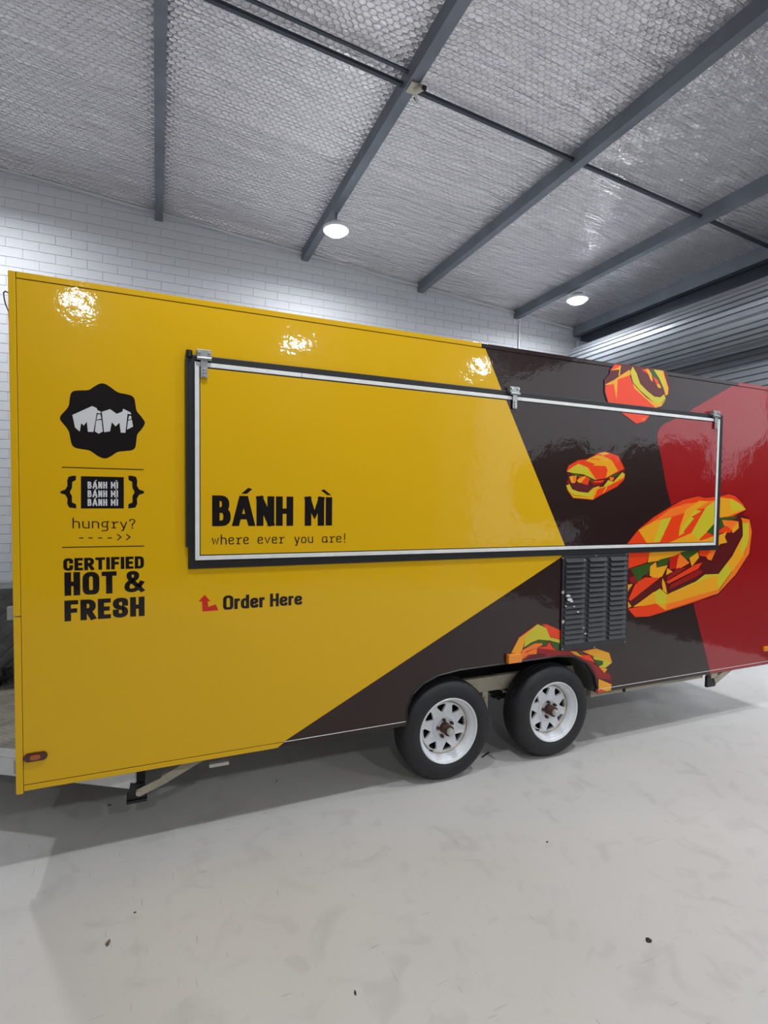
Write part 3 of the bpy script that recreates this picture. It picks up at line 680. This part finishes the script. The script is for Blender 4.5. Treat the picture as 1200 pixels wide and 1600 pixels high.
# ---- the four painted sandwiches
big = [
 ('p_mar', [(415, 390), (483, 305), (568, 235), (658, 180), (728, 141), (812, 121), (845, 129), (925, 124), (985, 109), (1022, 120), (1064, 162), (1083, 198), (1055, 225), (1092, 240), (1104, 255), (1114, 320), (1099, 442), (1024, 562), (924, 670), (782, 715), (642, 760), (540, 790), (462, 795), (415, 755)]),
 ('p_mar', [(425, 480), (700, 430), (900, 330), (1060, 240), (1055, 340), (925, 550), (700, 640), (440, 730), (425, 700)]),
 ('p_or', [(425, 385), (485, 310), (570, 240), (660, 185), (730, 145), (815, 125), (850, 134), (925, 128), (985, 113), (1020, 125), (1060, 165), (1078, 198), (1000, 240), (905, 290), (905, 385), (860, 425), (550, 425), (530, 490), (425, 525)]),
 ('p_lor', [(570, 262), (660, 195), (750, 165), (905, 148), (905, 180), (800, 200), (660, 240)]),
 ('p_gold', [(485, 312), (570, 262), (668, 240), (600, 378), (530, 382)]), ('p_lime', [(612, 254), (668, 240), (604, 376), (568, 380)]),
 ('p_gold', [(706, 345), (714, 290), (745, 200), (820, 150), (875, 153), (800, 198), (745, 260), (735, 330)]), ('p_lime', [(706, 345), (745, 262), (800, 198), (832, 207), (775, 240), (792, 246), (738, 312)]),
 ('p_lime', [(775, 330), (855, 188), (905, 150), (905, 270), (862, 322), (805, 380), (740, 380)]),
 ('p_gold', [(650, 382), (775, 328), (835, 375), (800, 384)]),
 ('p_gold', [(548, 425), (820, 415), (700, 447), (612, 478), (535, 490)]),
 ('p_gold', [(920, 130), (1002, 139), (1045, 165), (1078, 198), (980, 236), (920, 243)]), ('p_lime', [(985, 138), (1048, 168), (1070, 195), (1000, 205)]),
 ('p_green', [(918, 246), (1030, 234), (1022, 250), (962, 256), (966, 292), (918, 308)]), ('p_green', [(860, 322), (906, 272), (906, 345)]),
 ('p_or', [(820, 362), (862, 322), (890, 336), (880, 355)]), ('p_gold', [(800, 378), (900, 345), (900, 378)]),
 ('p_green', [(440, 525), (568, 486), (537, 550), (508, 562), (485, 612), (462, 562)]), ('p_green', [(580, 508), (600, 475), (662, 458), (640, 502), (604, 520)]), ('p_green', [(712, 435), (770, 422), (822, 428), (748, 475)]),
 ('p_lor', [(1000, 258), (1035, 264), (1037, 300), (1005, 329), (985, 300), (955, 285), (945, 256)]), ('p_or', [(912, 322), (960, 290), (1002, 312), (990, 326), (945, 325), (918, 338)]), ('p_gold', [(1035, 264), (1037, 300), (1005, 329), (1003, 300)]),
 ('p_gold', [(914, 345), (972, 320), (960, 350), (973, 380), (935, 388), (912, 412)]),
 ('p_or', [(818, 426), (885, 420), (862, 460), (820, 452)]), ('p_lor', [(884, 422), (912, 420), (886, 478), (866, 474), (858, 458)]),
 ('p_gold', [(764, 466), (812, 432), (818, 462), (778, 512)]),
 ('p_red2', [(655, 466), (712, 440), (700, 520), (655, 530)]), ('p_lor', [(700, 470), (712, 440), (765, 492), (690, 536)]),
 ('p_gold', [(548, 512), (580, 486), (584, 518), (645, 505), (615, 566), (580, 582), (545, 562)]), ('p_gold', [(642, 520), (636, 560), (672, 541)]),
 ('p_or', [(428, 692), (468, 605), (520, 572), (602, 574), (440, 702)]), ('p_gold', [(425, 612), (452, 608), (425, 650)]),
 ('p_dred', [(430, 575), (462, 562), (480, 610), (440, 600)]), ('p_dred', [(640, 590), (750, 520), (700, 520), (640, 570)]),
 ('p_or', [(635, 597), (800, 500), (835, 490), (812, 525), (650, 606)]),
 ('p_dred', [(660, 612), (812, 528), (840, 540), (800, 570), (650, 640)]),
 ('p_lime', [(455, 733), (560, 660), (602, 633), (640, 666), (800, 594), (850, 556), (925, 553), (1000, 455), (1060, 340), (1055, 262), (1092, 265), (1092, 360), (1062, 450), (925, 640), (850, 645), (700, 690), (635, 720)]),
 ('p_gold', [(455, 735), (570, 650), (582, 715), (635, 720), (635, 755), (580, 720)]), ('p_gold', [(640, 666), (820, 596), (845, 640), (925, 640), (850, 660), (635, 722)]),
 ('p_gold', [(825, 590), (915, 560), (925, 640), (850, 645)]), ('p_gold', [(1000, 455), (1060, 340), (1064, 450), (1000, 545), (975, 490)]), ('p_lime', [(1057, 270), (1088, 272), (1085, 400), (1040, 440), (1058, 340)]),
 ('p_lor', [(1047, 243), (1095, 253), (1108, 320), (1093, 440), (1018, 557), (920, 662), (780, 706), (635, 755), (635, 722), (850, 660), (928, 640), (1064, 450), (1092, 360), (1092, 268), (1060, 275)]),
 ('p_gold', [(615, 575), (630, 605), (642, 662), (618, 645), (612, 610)]),
 ('p_or', [(425, 745), (460, 738), (580, 716), (635, 757), (780, 706), (915, 662), (780, 712), (640, 757), (540, 787), (465, 790)]), ('p_gold', [(425, 704), (445, 732), (425, 740)])]
M['p_red2'] = vinyl('p_red2', srgb(196, 34, 20))
pxprint('sandwich_print', big, D, tf=Z(860, 740, 3.529)); pxprint('sandwich_print', big, HP, ha, tf=Z(860, 740, 3.529))
small = [
 ('p_mar', [(205, 380), (235, 315), (365, 240), (500, 218), (620, 148), (722, 128), (905, 175), (1000, 350), (995, 395), (1005, 430), (992, 515), (903, 608), (702, 708), (562, 792), (296, 762), (206, 655), (198, 590), (235, 470)]),
 ('p_or', [(215, 400), (245, 320), (370, 250), (520, 235), (640, 155), (740, 140), (905, 190), (990, 365), (740, 490), (600, 515), (440, 435)]),
 ('p_gold', [(520, 222), (620, 178), (715, 195), (820, 250), (905, 392), (742, 487), (766, 380), (735, 328), (565, 320), (600, 300), (470, 258)]),
 ('p_lor', [(545, 218), (672, 235), (660, 252), (530, 236)]), ('p_gold', [(640, 155), (730, 138), (800, 160), (700, 185)]),
 ('p_lime', [(220, 400), (290, 345), (375, 295), (480, 340), (605, 510), (440, 438), (290, 420)]), ('p_gold', [(480, 340), (500, 345), (612, 510), (600, 512)]),
 ('p_green', [(270, 428), (350, 430), (540, 495), (620, 520), (600, 545), (350, 470)]), ('p_green', [(742, 497), (935, 405), (905, 450), (830, 482)]),
 ('p_dred', [(215, 545), (250, 500), (260, 570)]), ('p_gold', [(250, 470), (300, 455), (330, 480), (325, 560), (278, 552)]), ('p_lor', [(300, 470), (350, 445), (340, 540), (310, 560)]),
 ('p_or', [(350, 520), (400, 460), (515, 480), (520, 510), (500, 582), (420, 560)]), ('p_gold', [(355, 515), (450, 462), (480, 465), (400, 560), (378, 572)]),
 ('p_dred', [(530, 530), (722, 512), (700, 560), (580, 590)]), ('p_or', [(560, 535), (722, 515), (690, 545), (600, 552)]),
 ('p_plum', [(258, 570), (370, 545), (520, 590), (620, 600), (500, 685), (340, 675), (285, 630)]),
 ('p_lime', [(208, 590), (252, 568), (290, 640), (380, 672), (500, 686), (570, 620), (655, 592), (600, 720), (540, 742), (310, 715), (235, 650)]),
 ('p_gold', [(212, 625), (310, 722), (540, 742), (600, 722), (570, 777), (300, 752)]), ('p_gold', [(570, 625), (740, 600), (700, 620), (620, 640), (590, 720), (560, 740)]),
 ('p_lime', [(708, 602), (770, 515), (840, 540), (960, 410), (996, 440), (935, 500), (820, 580), (740, 610)]), ('p_gold', [(840, 540), (990, 440), (985, 490), (800, 590)]),
 ('p_or', [(620, 645), (730, 612), (880, 540), (985, 480), (975, 515), (890, 600), (700, 700), (570, 775), (605, 700)]), ('p_lor', [(790, 475), (850, 480), (830, 530), (790, 515)]), ('p_gold', [(735, 615), (765, 605), (705, 695), (695, 695)])]
pxprint('sandwich_print', small, HP, ha, tf=Z(860, 690, 8.571))
top = [
 ('p_mar', [(123, 352), (120, 290), (190, 210), (195, 155), (262, 68), (480, 88), (925, 158), (978, 230), (993, 400), (980, 495), (950, 520), (946, 565), (835, 680), (170, 612), (120, 450)]),
 ('p_or', [(135, 370), (240, 335), (300, 270), (462, 225), (520, 400), (700, 560), (830, 665), (180, 600), (135, 450)]),
 ('p_gold', [(135, 347), (250, 290), (320, 240), (460, 150), (472, 222), (300, 282), (286, 548), (246, 342), (140, 360)]),
 ('p_gold', [(462, 200), (500, 330), (560, 400), (680, 520), (800, 605), (875, 612), (942, 555), (885, 640), (805, 660), (700, 560), (520, 400)]),
 ('p_lime', [(468, 180), (500, 108), (552, 195), (600, 340), (700, 440), (790, 512), (870, 522), (922, 480), (942, 540), (872, 612), (800, 605), (590, 420), (505, 320)]),
 ('p_plum', [(545, 130), (640, 130), (780, 200), (860, 400), (900, 400), (905, 450), (862, 520), (790, 512), (700, 440), (602, 340)]),
 ('p_plum', [(340, 95), (470, 105), (440, 160), (340, 215), (335, 140)]), ('p_or', [(205, 158), (260, 80), (340, 92), (300, 132), (212, 162)]), ('p_gold', [(205, 162), (300, 128), (345, 92), (335, 150), (330, 225), (310, 235), (320, 150)]),
 ('p_or', [(620, 150), (680, 145), (740, 240), (690, 200)]), ('p_gold', [(670, 140), (715, 145), (755, 215), (770, 315), (740, 290), (700, 190)]), ('p_or', [(765, 240), (832, 280), (862, 350), (820, 350)]), ('p_gold', [(815, 345), (862, 350), (882, 400), (845, 395)]),
 ('p_green', [(725, 148), (785, 150), (895, 385), (880, 390), (830, 285), (765, 235)]),
 ('p_lime', [(780, 150), (860, 160), (925, 300), (935, 480), (912, 400), (850, 260)]), ('p_gold', [(855, 158), (908, 166), (925, 230), (978, 400), (972, 482), (935, 498), (925, 300)])]
pxprint('sandwich_print', top, D-.0042, tf=Z(930, 560, 8.571))
pxprint('sandwich_print', [('p_mar', [(330, 715), (740, 765), (675, 850), (550, 885), (345, 740)]), ('p_or', [(350, 722), (725, 765), (668, 840), (552, 874)]), ('p_lor', [(610, 815), (690, 780), (640, 825)])], HP, ha, tf=Z(930, 560, 8.571))
lowp = [
 ('p_mar', [(100, 368), (176, 206), (352, 80), (444, 84), (620, 160), (660, 330), (790, 325), (900, 310), (1036, 355), (1066, 452), (1008, 505), (1022, 540), (1056, 578), (1056, 610), (1062, 662), (1040, 725), (918, 738), (916, 690), (894, 576), (822, 466), (708, 400), (594, 394), (500, 398), (190, 436)]),
 ('p_dred', [(200, 430), (350, 315), (660, 345), (770, 380), (1040, 575), (1045, 610), (925, 600), (894, 560), (822, 462), (708, 398), (594, 392), (430, 398)]),
 ('p_mar', [(230, 428), (340, 360), (430, 370), (430, 396)]), ('p_mar', [(600, 380), (700, 380), (860, 470), (910, 560), (890, 560), (822, 466), (708, 400)]),
 ('p_gold', [(112, 362), (185, 220), (355, 95), (380, 110), (250, 220), (215, 330), (200, 362)]),
 ('p_lime', [(230, 310), (252, 200), (360, 92), (440, 125), (475, 213), (577, 240), (577, 272), (480, 245), (370, 235), (300, 262)]),
 ('p_or', [(400, 93), (450, 95), (577, 152), (577, 238), (475, 208), (440, 125)]),
 ('p_green', [(240, 305), (300, 262), (380, 235), (466, 248), (440, 292), (300, 305)]), ('p_green', [(478, 250), (577, 275), (577, 342), (500, 312)]),
 ('p_lor', [(215, 335), (330, 272), (402, 268), (400, 292), (250, 350), (205, 430), (198, 400)]), ('p_lor', [(205, 428), (245, 360), (355, 310), (350, 370), (275, 376)]),
 ('p_or', [(350, 310), (440, 300), (470, 258), (500, 315), (542, 335), (360, 316)]),
 ('p_gold', [(662, 345), (720, 348), (785, 402), (710, 378)]), ('p_green', [(730, 346), (775, 350), (785, 382)]),
 ('p_gold', [(778, 345), (905, 318), (1030, 362), (1055, 448), (990, 425), (880, 390)]), ('p_lime', [(875, 392), (990, 420), (1055, 452), (992, 502), (930, 487), (970, 470), (972, 436), (890, 422)]),
 ('p_green', [(888, 424), (970, 435), (967, 470), (930, 482)]), ('p_gold', [(932, 487), (1012, 512), (985, 548)]),
 ('p_or', [(765, 378), (850, 382), (895, 450), (780, 412)]),
 ('p_gold', [(930, 605), (1052, 655), (1045, 712), (1005, 722), (930, 692)]), ('p_or', [(908, 700), (962, 708), (1000, 722), (905, 736)])]
pxprint('sandwich_print', lowp, D, tf=Z(780, 960, 6))

# ---- ventilation grille
gx0, gx1, gz0, gz1 = 2.615, 3.238, HC-1.003, HC-.335
GY = D-.012
g = k(MB().box(gx0, gx1, GY, D-.0006, gz0, gz1).build('vent_grille', 'grille', bevel=.003))
def kg(o): o.parent = g; o.matrix_parent_inverse = Matrix.Identity(4); return o
cols = [(at(881.5, 940, GY), at(912.5, 940, GY)), (at(918, 940, GY), at(946, 940, GY)), (at(951, 940, GY), at(977, 940, GY))]
nr = 17; pitch = (gz1-gz0-.055)/nr
first = None
for a, b in cols:
    x0, x1 = a.x, b.x; wv = x1-x0
    for i in range(nr):
        z = gz1-.02-i*pitch
        d0, h = .016, pitch*.72
        # pressed louvre: hood leaning out, open at its lower edge
        v = [(x0, GY, z), (x1, GY, z), (x1-.004, GY-d0, z-h), (x0+.004, GY-d0, z-h), (x1, GY, z-h), (x0, GY, z-h), (x1-.004, GY-d0, z-h-.002), (x0+.004, GY-d0, z-h-.002)]
        kg(MB().add(v, [(0, 1, 2, 3), (1, 4, 2), (0, 3, 5), (3, 2, 6, 7)]).build('louvre', 'grille', recalc=False))
for u, v in ((879, 872), (931, 868), (978, 866), (878, 1014), (976, 1003), (928, 1011)):
    q = at(u, v, GY); kg(MB().cyl((q.x, GY, q.z), (q.x, GY-.004, q.z), .006, 10).build('screw', 'zinc'))
for u, v in ((879, 925.5), (879, 971.5)):
    q = at(u, v, GY); tag(kg(MB().cyl((q.x, GY, q.z), (q.x, GY-.006, q.z), .012, 12).build('screw', 'cap', smooth=True)), 'large bright screw head')
# flaked paint on the louvres
pf = []
for u, v, s_ in ((888, 931, 3), (890, 937, 3.4), (893, 939.5, 2.4), (897, 947.5, 1.3), (903, 956, 1.8), (884, 947, 1.3), (912, 981, 1.1), (914.5, 990, 1.6), (913, 875, 1)):
    n = 7; pf.append(('p_white', [(u+s_*(1+.4*random.random())*math.cos(2*math.pi*i/n), v+s_*.6*(1+.4*random.random())*math.sin(2*math.pi*i/n)) for i in range(n)]))
tag(pxprint('chipped_paint', pf, GY-.0165), kind='stuff')
# marker lights
a = at(800, 1026.5, D)
def amber(x0, x1, z0, z1, d, name, m): 
    o = k(MB().box(x0, x1, D-d, D-.0008, z0, z1).build(name, m, bevel=.004, smooth=False)); return o
a = at(791, 1022, D); b = at(811, 1033, D); amber(a.x, b.x, b.z, a.z, .03, 'reflector', 'amber')
a = at(1191.5, 1010, D); amber(a.x, a.x+.085, a.z-.04, a.z, .02, 'side_marker', 'amber')
c0 = at(56, 1181.5, D)
mk = MB(); n = 24
def stad(cx, cz, L_, r): return [(cx+(L_ if math.cos(t) > 0 else -L_)+r*math.cos(t), cz+r*math.sin(t)) for t in [2*math.pi*(i+.5)/n for i in range(n)]]
sm = k(MB().prism(stad(c0.x, c0.z, .028, .0205), D-.010, D-.0008).build('side_marker', 'lens_red', bevel=.002))
def ks(o): o.parent = sm; o.matrix_parent_inverse = Matrix.Identity(4); return o
ks(MB().prism(stad(c0.x, c0.z, .010, .012), D-.016, D-.010).build('lens', 'amber_dk', bevel=.002))

# ---- wheels
def wheel(cx):
    rad = .326; cz = rad-.001; c = (cx, cz); y = D+.0
    prof = [(.205, y+.012), (.213, y+.004), (.225, y-.004), (.262, y-.010), (.296, y+.0), (.312, y+.012), (.322, y+.030), (.326, y+.06),
            (.326, y+.068), (.319, y+.069), (.319, y+.076), (.326, y+.077), (.326, y+.104), (.319, y+.105), (.319, y+.112), (.326, y+.113), (.326, y+.14), (.318, y+.16), (.30, y+.18), (.25, y+.188), (.205, y+.175)]
    ty = k(MB().lathe(prof, c, 64).build('tyre', 'tyre', smooth=True))
    def kt(o): o.parent = ty; o.matrix_parent_inverse = Matrix.Identity(4); return o
    # rim: flange, bead seat, deep dish
    pr = [(.211, y+.014), (.2135, y+.002), (.209, y-.003), (.203, y+.0), (.199, y+.010), (.193, y+.022), (.186, y+.026), (.181, y+.034), (.172, y+.066), (.168, y+.072),
          (.168, y+.12), (.19, y+.15), (.205, y+.18)]
    kt(MB().lathe(pr, c, 64).build('rim', 'wheel', smooth=True))
    # disc with eight rounded triangular openings, built as a ring of cells
    yd = y+.066; N8 = 8; ro = .168
    bm = bmesh.new()
    def tri(t0):                             # opening, wide side outwards
        pts = []
        ang = [(.156, -.17), (.156, 0), (.156, .17), (.151, .222), (.142, .225), (.108, .065), (.101, 0), (.108, -.065), (.142, -.225), (.151, -.222)]
        return [(r*math.cos(t0+a), r*math.sin(t0+a)) for r, a in ang]
    mb = MB()
    for i in range(N8):
        t0 = 2*math.pi*i/N8+.16; h = math.pi/N8
        T = tri(t0); n = len(T)
        # outer loop matched one to one with the opening's points
        oa = [(ro, -.22), (ro, 0), (ro, .22), (ro, .32), (ro, h), (.088, h*.6), (.088, 0), (.088, -h*.6), (ro, -h), (ro, -.32)]
        O = [(r*math.cos(t0+a), r*math.sin(t0+a)) for r, a in oa]
        b0 = len(mb.v)
        mb.v += [(cx+p[0], yd+.001, cz+p[1]) for p in O]+[(cx+p[0], yd-.003, cz+p[1]) for p in T]+[(cx+p[0], yd+.014, cz+p[1]) for p in T]
        for j in range(n):
            j2 = (j+1) % n
            mb.f.append((b0+j, b0+j2, b0+n+j2, b0+n+j)); mb.mi.append(0)
            mb.f.append((b0+n+j, b0+n+j2, b0+2*n+j2, b0+2*n+j)); mb.mi.append(0)
        # wedge between this opening and the next
        hh = t0+h
        w_ = [(ro, h), (.088, h*.6), (.088, 2*h-h*.6)]
        q = [(cx+r*math.cos(t0+a), yd+.001, cz+r*math.sin(t0+a)) for r, a in w_]
        b1 = len(mb.v); mb.v += q; mb.f.append((b1, b1+1, b1+2)); mb.mi.append(0)
    kt(mb.build('wheel_disc', 'wheel'))
    kt(MB().lathe([(.09, yd+.002), (.084, yd-.006), (.078, yd-.009), (.06, yd-.008), (.052, yd-.004), (.036, yd-.004), (.033, yd+.01)], c, 48).build('disc_centre', 'wheel', smooth=True))
    kt(MB().lathe([(.1705, yd-.006), (.1685, yd-.002), (.165, yd-.001), (.163, yd+.002)], c, 64).build('rusty_seam', 'rust_lt', smooth=True))
    kt(MB().cyl((cx, yd+.005, cz), (cx, y-.0, cz), .0345, 24).cyl((cx, y, cz), (cx, y-.004, cz), .030, 24).build('hub', 'rust', smooth=True))
    kt(MB().lathe([(.023, y), (.023, y-.028), (.02, y-.033), (.0005, y-.035)], c, 24).build('grease_cap', 'cap', smooth=True))
    for i in range(5):
        a = 2*math.pi*i/5+.5; q = (cx+.055*math.cos(a), cz+.055*math.sin(a))
        kt(MB().cyl((q[0], yd-.004, q[1]), (q[0], yd-.024, q[1]), .0105, 6).cyl((q[0], yd-.024, q[1]), (q[0], yd-.032, q[1]), .006, 8).build('lug_nut', 'rust'))
    a = math.radians(232); kt(MB().cyl((cx+.172*math.cos(a), yd-.0, cz+.172*math.sin(a)), (cx+.162*math.cos(a), yd-.03, cz+.162*math.sin(a)), .005, 8).build('valve', 'debris'))
    kt(MB().lathe([(.0005, yd+.075), (.14, yd+.075), (.15, yd+.03), (.16, yd+.028)], c, 32).build('brake_drum', 'dark', smooth=True))
for cx in (1.729, 2.583): wheel(cx)
# ---- chassis
k(MB().bar((.2, 3.03, .508), (3.2, 3.03, .508), .05, .1).build('chassis_rail', 'cream'))
k(MB().box(2.99, 4.22, D+.07, D+.12, .352, .47).build('chassis_rail', 'cream'))
k(MB().box(2.118, 2.163, D+.20, D+.24, .31, .46).cyl((2.14, D+.19, .42), (2.14, D+.26, .42), .01).cyl((2.14, D+.19, .35), (2.14, D+.26, .35), .01).build('spring_bracket', 'cream'))
for cx in (1.729, 2.583):
    k(MB().cyl((cx, D+.1, .325), (cx, YB-.1, .325), .03, 16).build('axle', 'dark', smooth=True))
    mb = MB()
    for j in range(4): mb.bar((cx-.36+j*.05, D+.235, .40-j*.009), (cx+.36-j*.05, D+.235, .40-j*.009), .05, .007)
    k(mb.build('leaf_spring', 'dark'))
k(MB().tube([(2.2, D+.3, .47), (2.25, D+.28, .42), (2.33, D+.27, .40), (2.3, D+.28, .36)], .02, 10).build('brake_hose', 'dark', smooth=True))
k(MB().bar((2.952, D+.03, .385), (2.952, D+.03, .335), .018, .01).build('red_strap', 'redtie'))
a = at(976, 1077, D+.06); k(MB().box(a.x-.01, a.x+.01, D+.06, D+.07, a.z-.02, a.z+.02).build('clip', 'debris'))
# steady legs
lp = at(212, 1246, D+.16)
lg = empty('x')
bpy.data.objects.remove(lg)
f = at(214, 1243, D+.17)
leg = k(MB().box(f.x-.05, f.x+.05, f.y-.04, f.y+.06, f.z-.02, f.z-.004).prism([(f.x-.045, f.z-.004), (f.x+.045, f.z-.004), (f.x+.032, f.z+.075), (f.x-.032, f.z+.075)], f.y-.03, f.y+.03).build('steady_foot', 'rubber', bevel=.003))
b_ = at(302, 1194, D+.17)
k(MB().bar((f.x+.005, f.y-.045, f.z+.035), (f.x+.15, f.y-.045, f.z+.035+(b_.z+.03-f.z-.035)*.45), .006, .04).bar((f.x+.13, f.y-.03, f.z+.035+(b_.z+.03-f.z-.035)*.40), (b_.x+.12, f.y-.03, b_.z+.09), .03, .045).cyl((f.x+.01, f.y-.03, f.z+.037), (f.x+.01, f.y-.055, f.z+.037), .014).build('steady_leg', 'cream'))
f = at(1110, 1064, D+.05); b_ = at(1146, 1046, D+.05)
k(MB().box(f.x-.055, f.x+.05, f.y-.012, f.y+.012, f.z-.046, f.z+.046).build('steady_foot', 'rubber', bevel=.004))
k(MB().bar((f.x+.03, f.y, f.z+.0), (b_.x+.12, f.y, b_.z+.11), .04, .05).box(f.x-.02, f.x+.06, f.y-.02, f.y+.03, f.z+.03, f.z+.09).build('steady_leg', 'cream'))
# drawbar platform at the left end
A = Vector((-.0990, 2.95, 0)); dr = Vector((-.85, .53, 0)).normalized()
z0, z1 = .236, .336
Ee = A+dr*1.25
k(MB().bar((A.x, A.y+.03, (z0+z1)/2), (Ee.x, Ee.y+.03, (z0+z1)/2), .05, z1-z0).build('drawbar_rail', 'alu'))
k(MB().bar((A.x+.01, A.y+.02, .29), (A.x+.01, A.y+.32, .29), .05, .12).build('drawbar_crossmember', 'debris'))
C2 = Vector((A.x, 4.93, 0)); E2 = Vector((Ee.x, 7.88-Ee.y, 0))
k(MB().bar((C2.x, C2.y, .286), (E2.x, E2.y, .286), .05, .1).build('drawbar_rail', 'alu'))
dk = [(XL+.3, A.y+.005+ (A.x-XL-.3)*.53/.85+.0, 0), (Ee.x, Ee.y, 0), (Ee.x, 4.97, 0), (XL+.3, 4.97, 0)]
zd = .383
k(MB().add([(p[0], p[1], zd) for p in dk]+[(p[0], p[1], zd-.006) for p in dk], [(0, 1, 2, 3), (7, 6, 5, 4), (0, 4, 5, 1), (1, 5, 6, 2), (2, 6, 7, 3), (3, 7, 4, 0)]).build('drawbar_deck', 'chk'))
k(MB().bar((XL+.29, dk[0][1]-.005, zd-.018), (Ee.x, Ee.y-.003, zd-.018), .008, .045).build('deck_edge', 'alu'))
# small plate with rivets and printed lines on the rail
nrm = Vector((-.53, -.85, 0)).normalized()
pc = A+Vector((0, .03, 0))+dr*.685+nrm*.0265
def onrail(u0, u1, v0, v1, d): 
    a_ = pc+dr*u0+nrm*d; b_ = pc+dr*u1+nrm*d
    return [(a_.x, a_.y, v0), (b_.x, b_.y, v0), (b_.x, b_.y, v1), (a_.x, a_.y, v1)]
plm = MB().add(onrail(-.06, .055, .250, .325, .001), [(0, 1, 2, 3)], 0)
for v in (.313, .302, .291, .27, .259): plm.add(onrail(-.05, .03, v-.0035, v+.0035, .0015), [(0, 1, 2, 3)], 1)
k(plm.build('compliance_plate', ['zinc', 'sticker'], recalc=False))
# dark checker-plate locker standing on the platform
TY = 4.60
lk = k(MB().box(-1.75, XL-.02, TY, TY+.35, zd, HC-.652).build('front_locker', 'chk_dk', bevel=.004))
def kl(o): o.parent = lk; o.matrix_parent_inverse = Matrix.Identity(4); return o
a = at(11.5, 947, TY-.03); b = at(24, 968, TY-.03)
kl(MB().box(a.x, a.x+.14, TY-.06, TY, b.z, a.z).build('handle', 'cap', bevel=.012))
a = at(7, 1056, TY-.05)
kl(MB().cyl((a.x-.1, a.y, a.z-.04), (a.x+.05, a.y, a.z+.0), .016).cyl((a.x, a.y, a.z-.05), (a.x-.01, a.y-.0, a.z+.06), .014).cyl((a.x-.01, a.y-.02, a.z+.05), (a.x+.05, a.y-.02, a.z+.06), .012).box(a.x-.08, a.x-.03, a.y-.02, a.y+.05, a.z-.09, a.z-.03).build('latch', 'debris', bevel=.002))
# cable loop at the top left corner
Yc = D+.06
cpts = [at(*q, Yc) for q in ((14, 458), (8, 455), (5.5, 457.5), (6.5, 466), (8.5, 475), (11, 481), (13.5, 487), (14, 500))]
k(MB().tube(cpts, .0028, 6).build('cable_loop', 'cable', smooth=True))
k(MB().tube([(XL+.005, D+.045, HC+.83), (XL-.004, D+.045, HC+.6), (XL-.002, D+.045, HC+.1), (XL+.004, D+.045, HC-.4)], .006, 6).build('edge_cable', 'cable', smooth=True))
a = at(327, 1191, D+.1); b = at(358, 1195, D+.1)
k(MB().box(a.x, b.x, a.y, a.y+.03, b.z, b.z+.02).build('step_light', 'cap', bevel=.003))

# ------------------------------------------------------------------ bits lying on the floor
def flake(name, label, cat, u, v, r, m, seed, asp=1.0, rot=0, curl=.003):
    rnd = random.Random(seed); c = atz(u, v, 0); n = 9
    ring = []
    for i in range(n):
        t = 2*math.pi*i/n; rr = r*(.7+.5*rnd.random()); x, y = rr*math.cos(t), rr*asp*math.sin(t)
        ring.append((x*math.cos(rot)-y*math.sin(rot), x*math.sin(rot)+y*math.cos(rot), .0005+curl*rnd.random()))
    vs = ring+[(0, 0, .002+curl*.5)]+[(p[0], p[1], 0) for p in ring]
    fs = [(i, (i+1) % n, n) for i in range(n)]+[(n+1+i, n+1+(i+1) % n, (i+1) % n, i) for i in range(n)]+[tuple(range(2*n, n, -1))]
    o = MB().add(vs, fs).build(name, m); o.location = (c.x, c.y, .0002); tag(o, label, cat)
flake('dry_leaf', 'small curled dry grey leaf on the floor left of centre foreground', 'leaf', 169, 1474, .016, 'leaf', 1, .45, 1.2, .008)
flake('rubber_scrap', 'narrow black scrap on the floor at the bottom centre', 'scrap', 555, 1552, .010, 'debris', 2, .35, 1.5)
flake('rubber_scrap', 'square black scrap on the floor toward the bottom right', 'scrap', 1013, 1469, .014, 'debris', 3, .9)
flake('rubber_scrap', 'tiny black scrap on the floor above the dry leaf', 'scrap', 211, 1426, .006, 'debris', 4, .6)
flake('rubber_scrap', 'tiny black scrap on the floor below the right wheel', 'scrap', 855, 1316, .007, 'debris', 5, .6)
flake('rubber_scrap', 'dark curled scrap in the trailer shadow right of the steady leg foot', 'scrap', 171, 1258, .010, 'debris', 6, .6)
flake('rubber_scrap', 'tiny dark scrap in the trailer shadow below the yellow edge', 'scrap', 432, 1220, .007, 'debris', 7, .7)
c0 = atz(753, 1184, 0); c1 = atz(764, 1176, 0)
tag(MB().bar((c0.x, c0.y, .0035), (c1.x, c1.y, .0035), .008, .006).build('rubber_strip', 'debris'), 'thin black rubber strip on the floor beside the left wheel', 'strip')
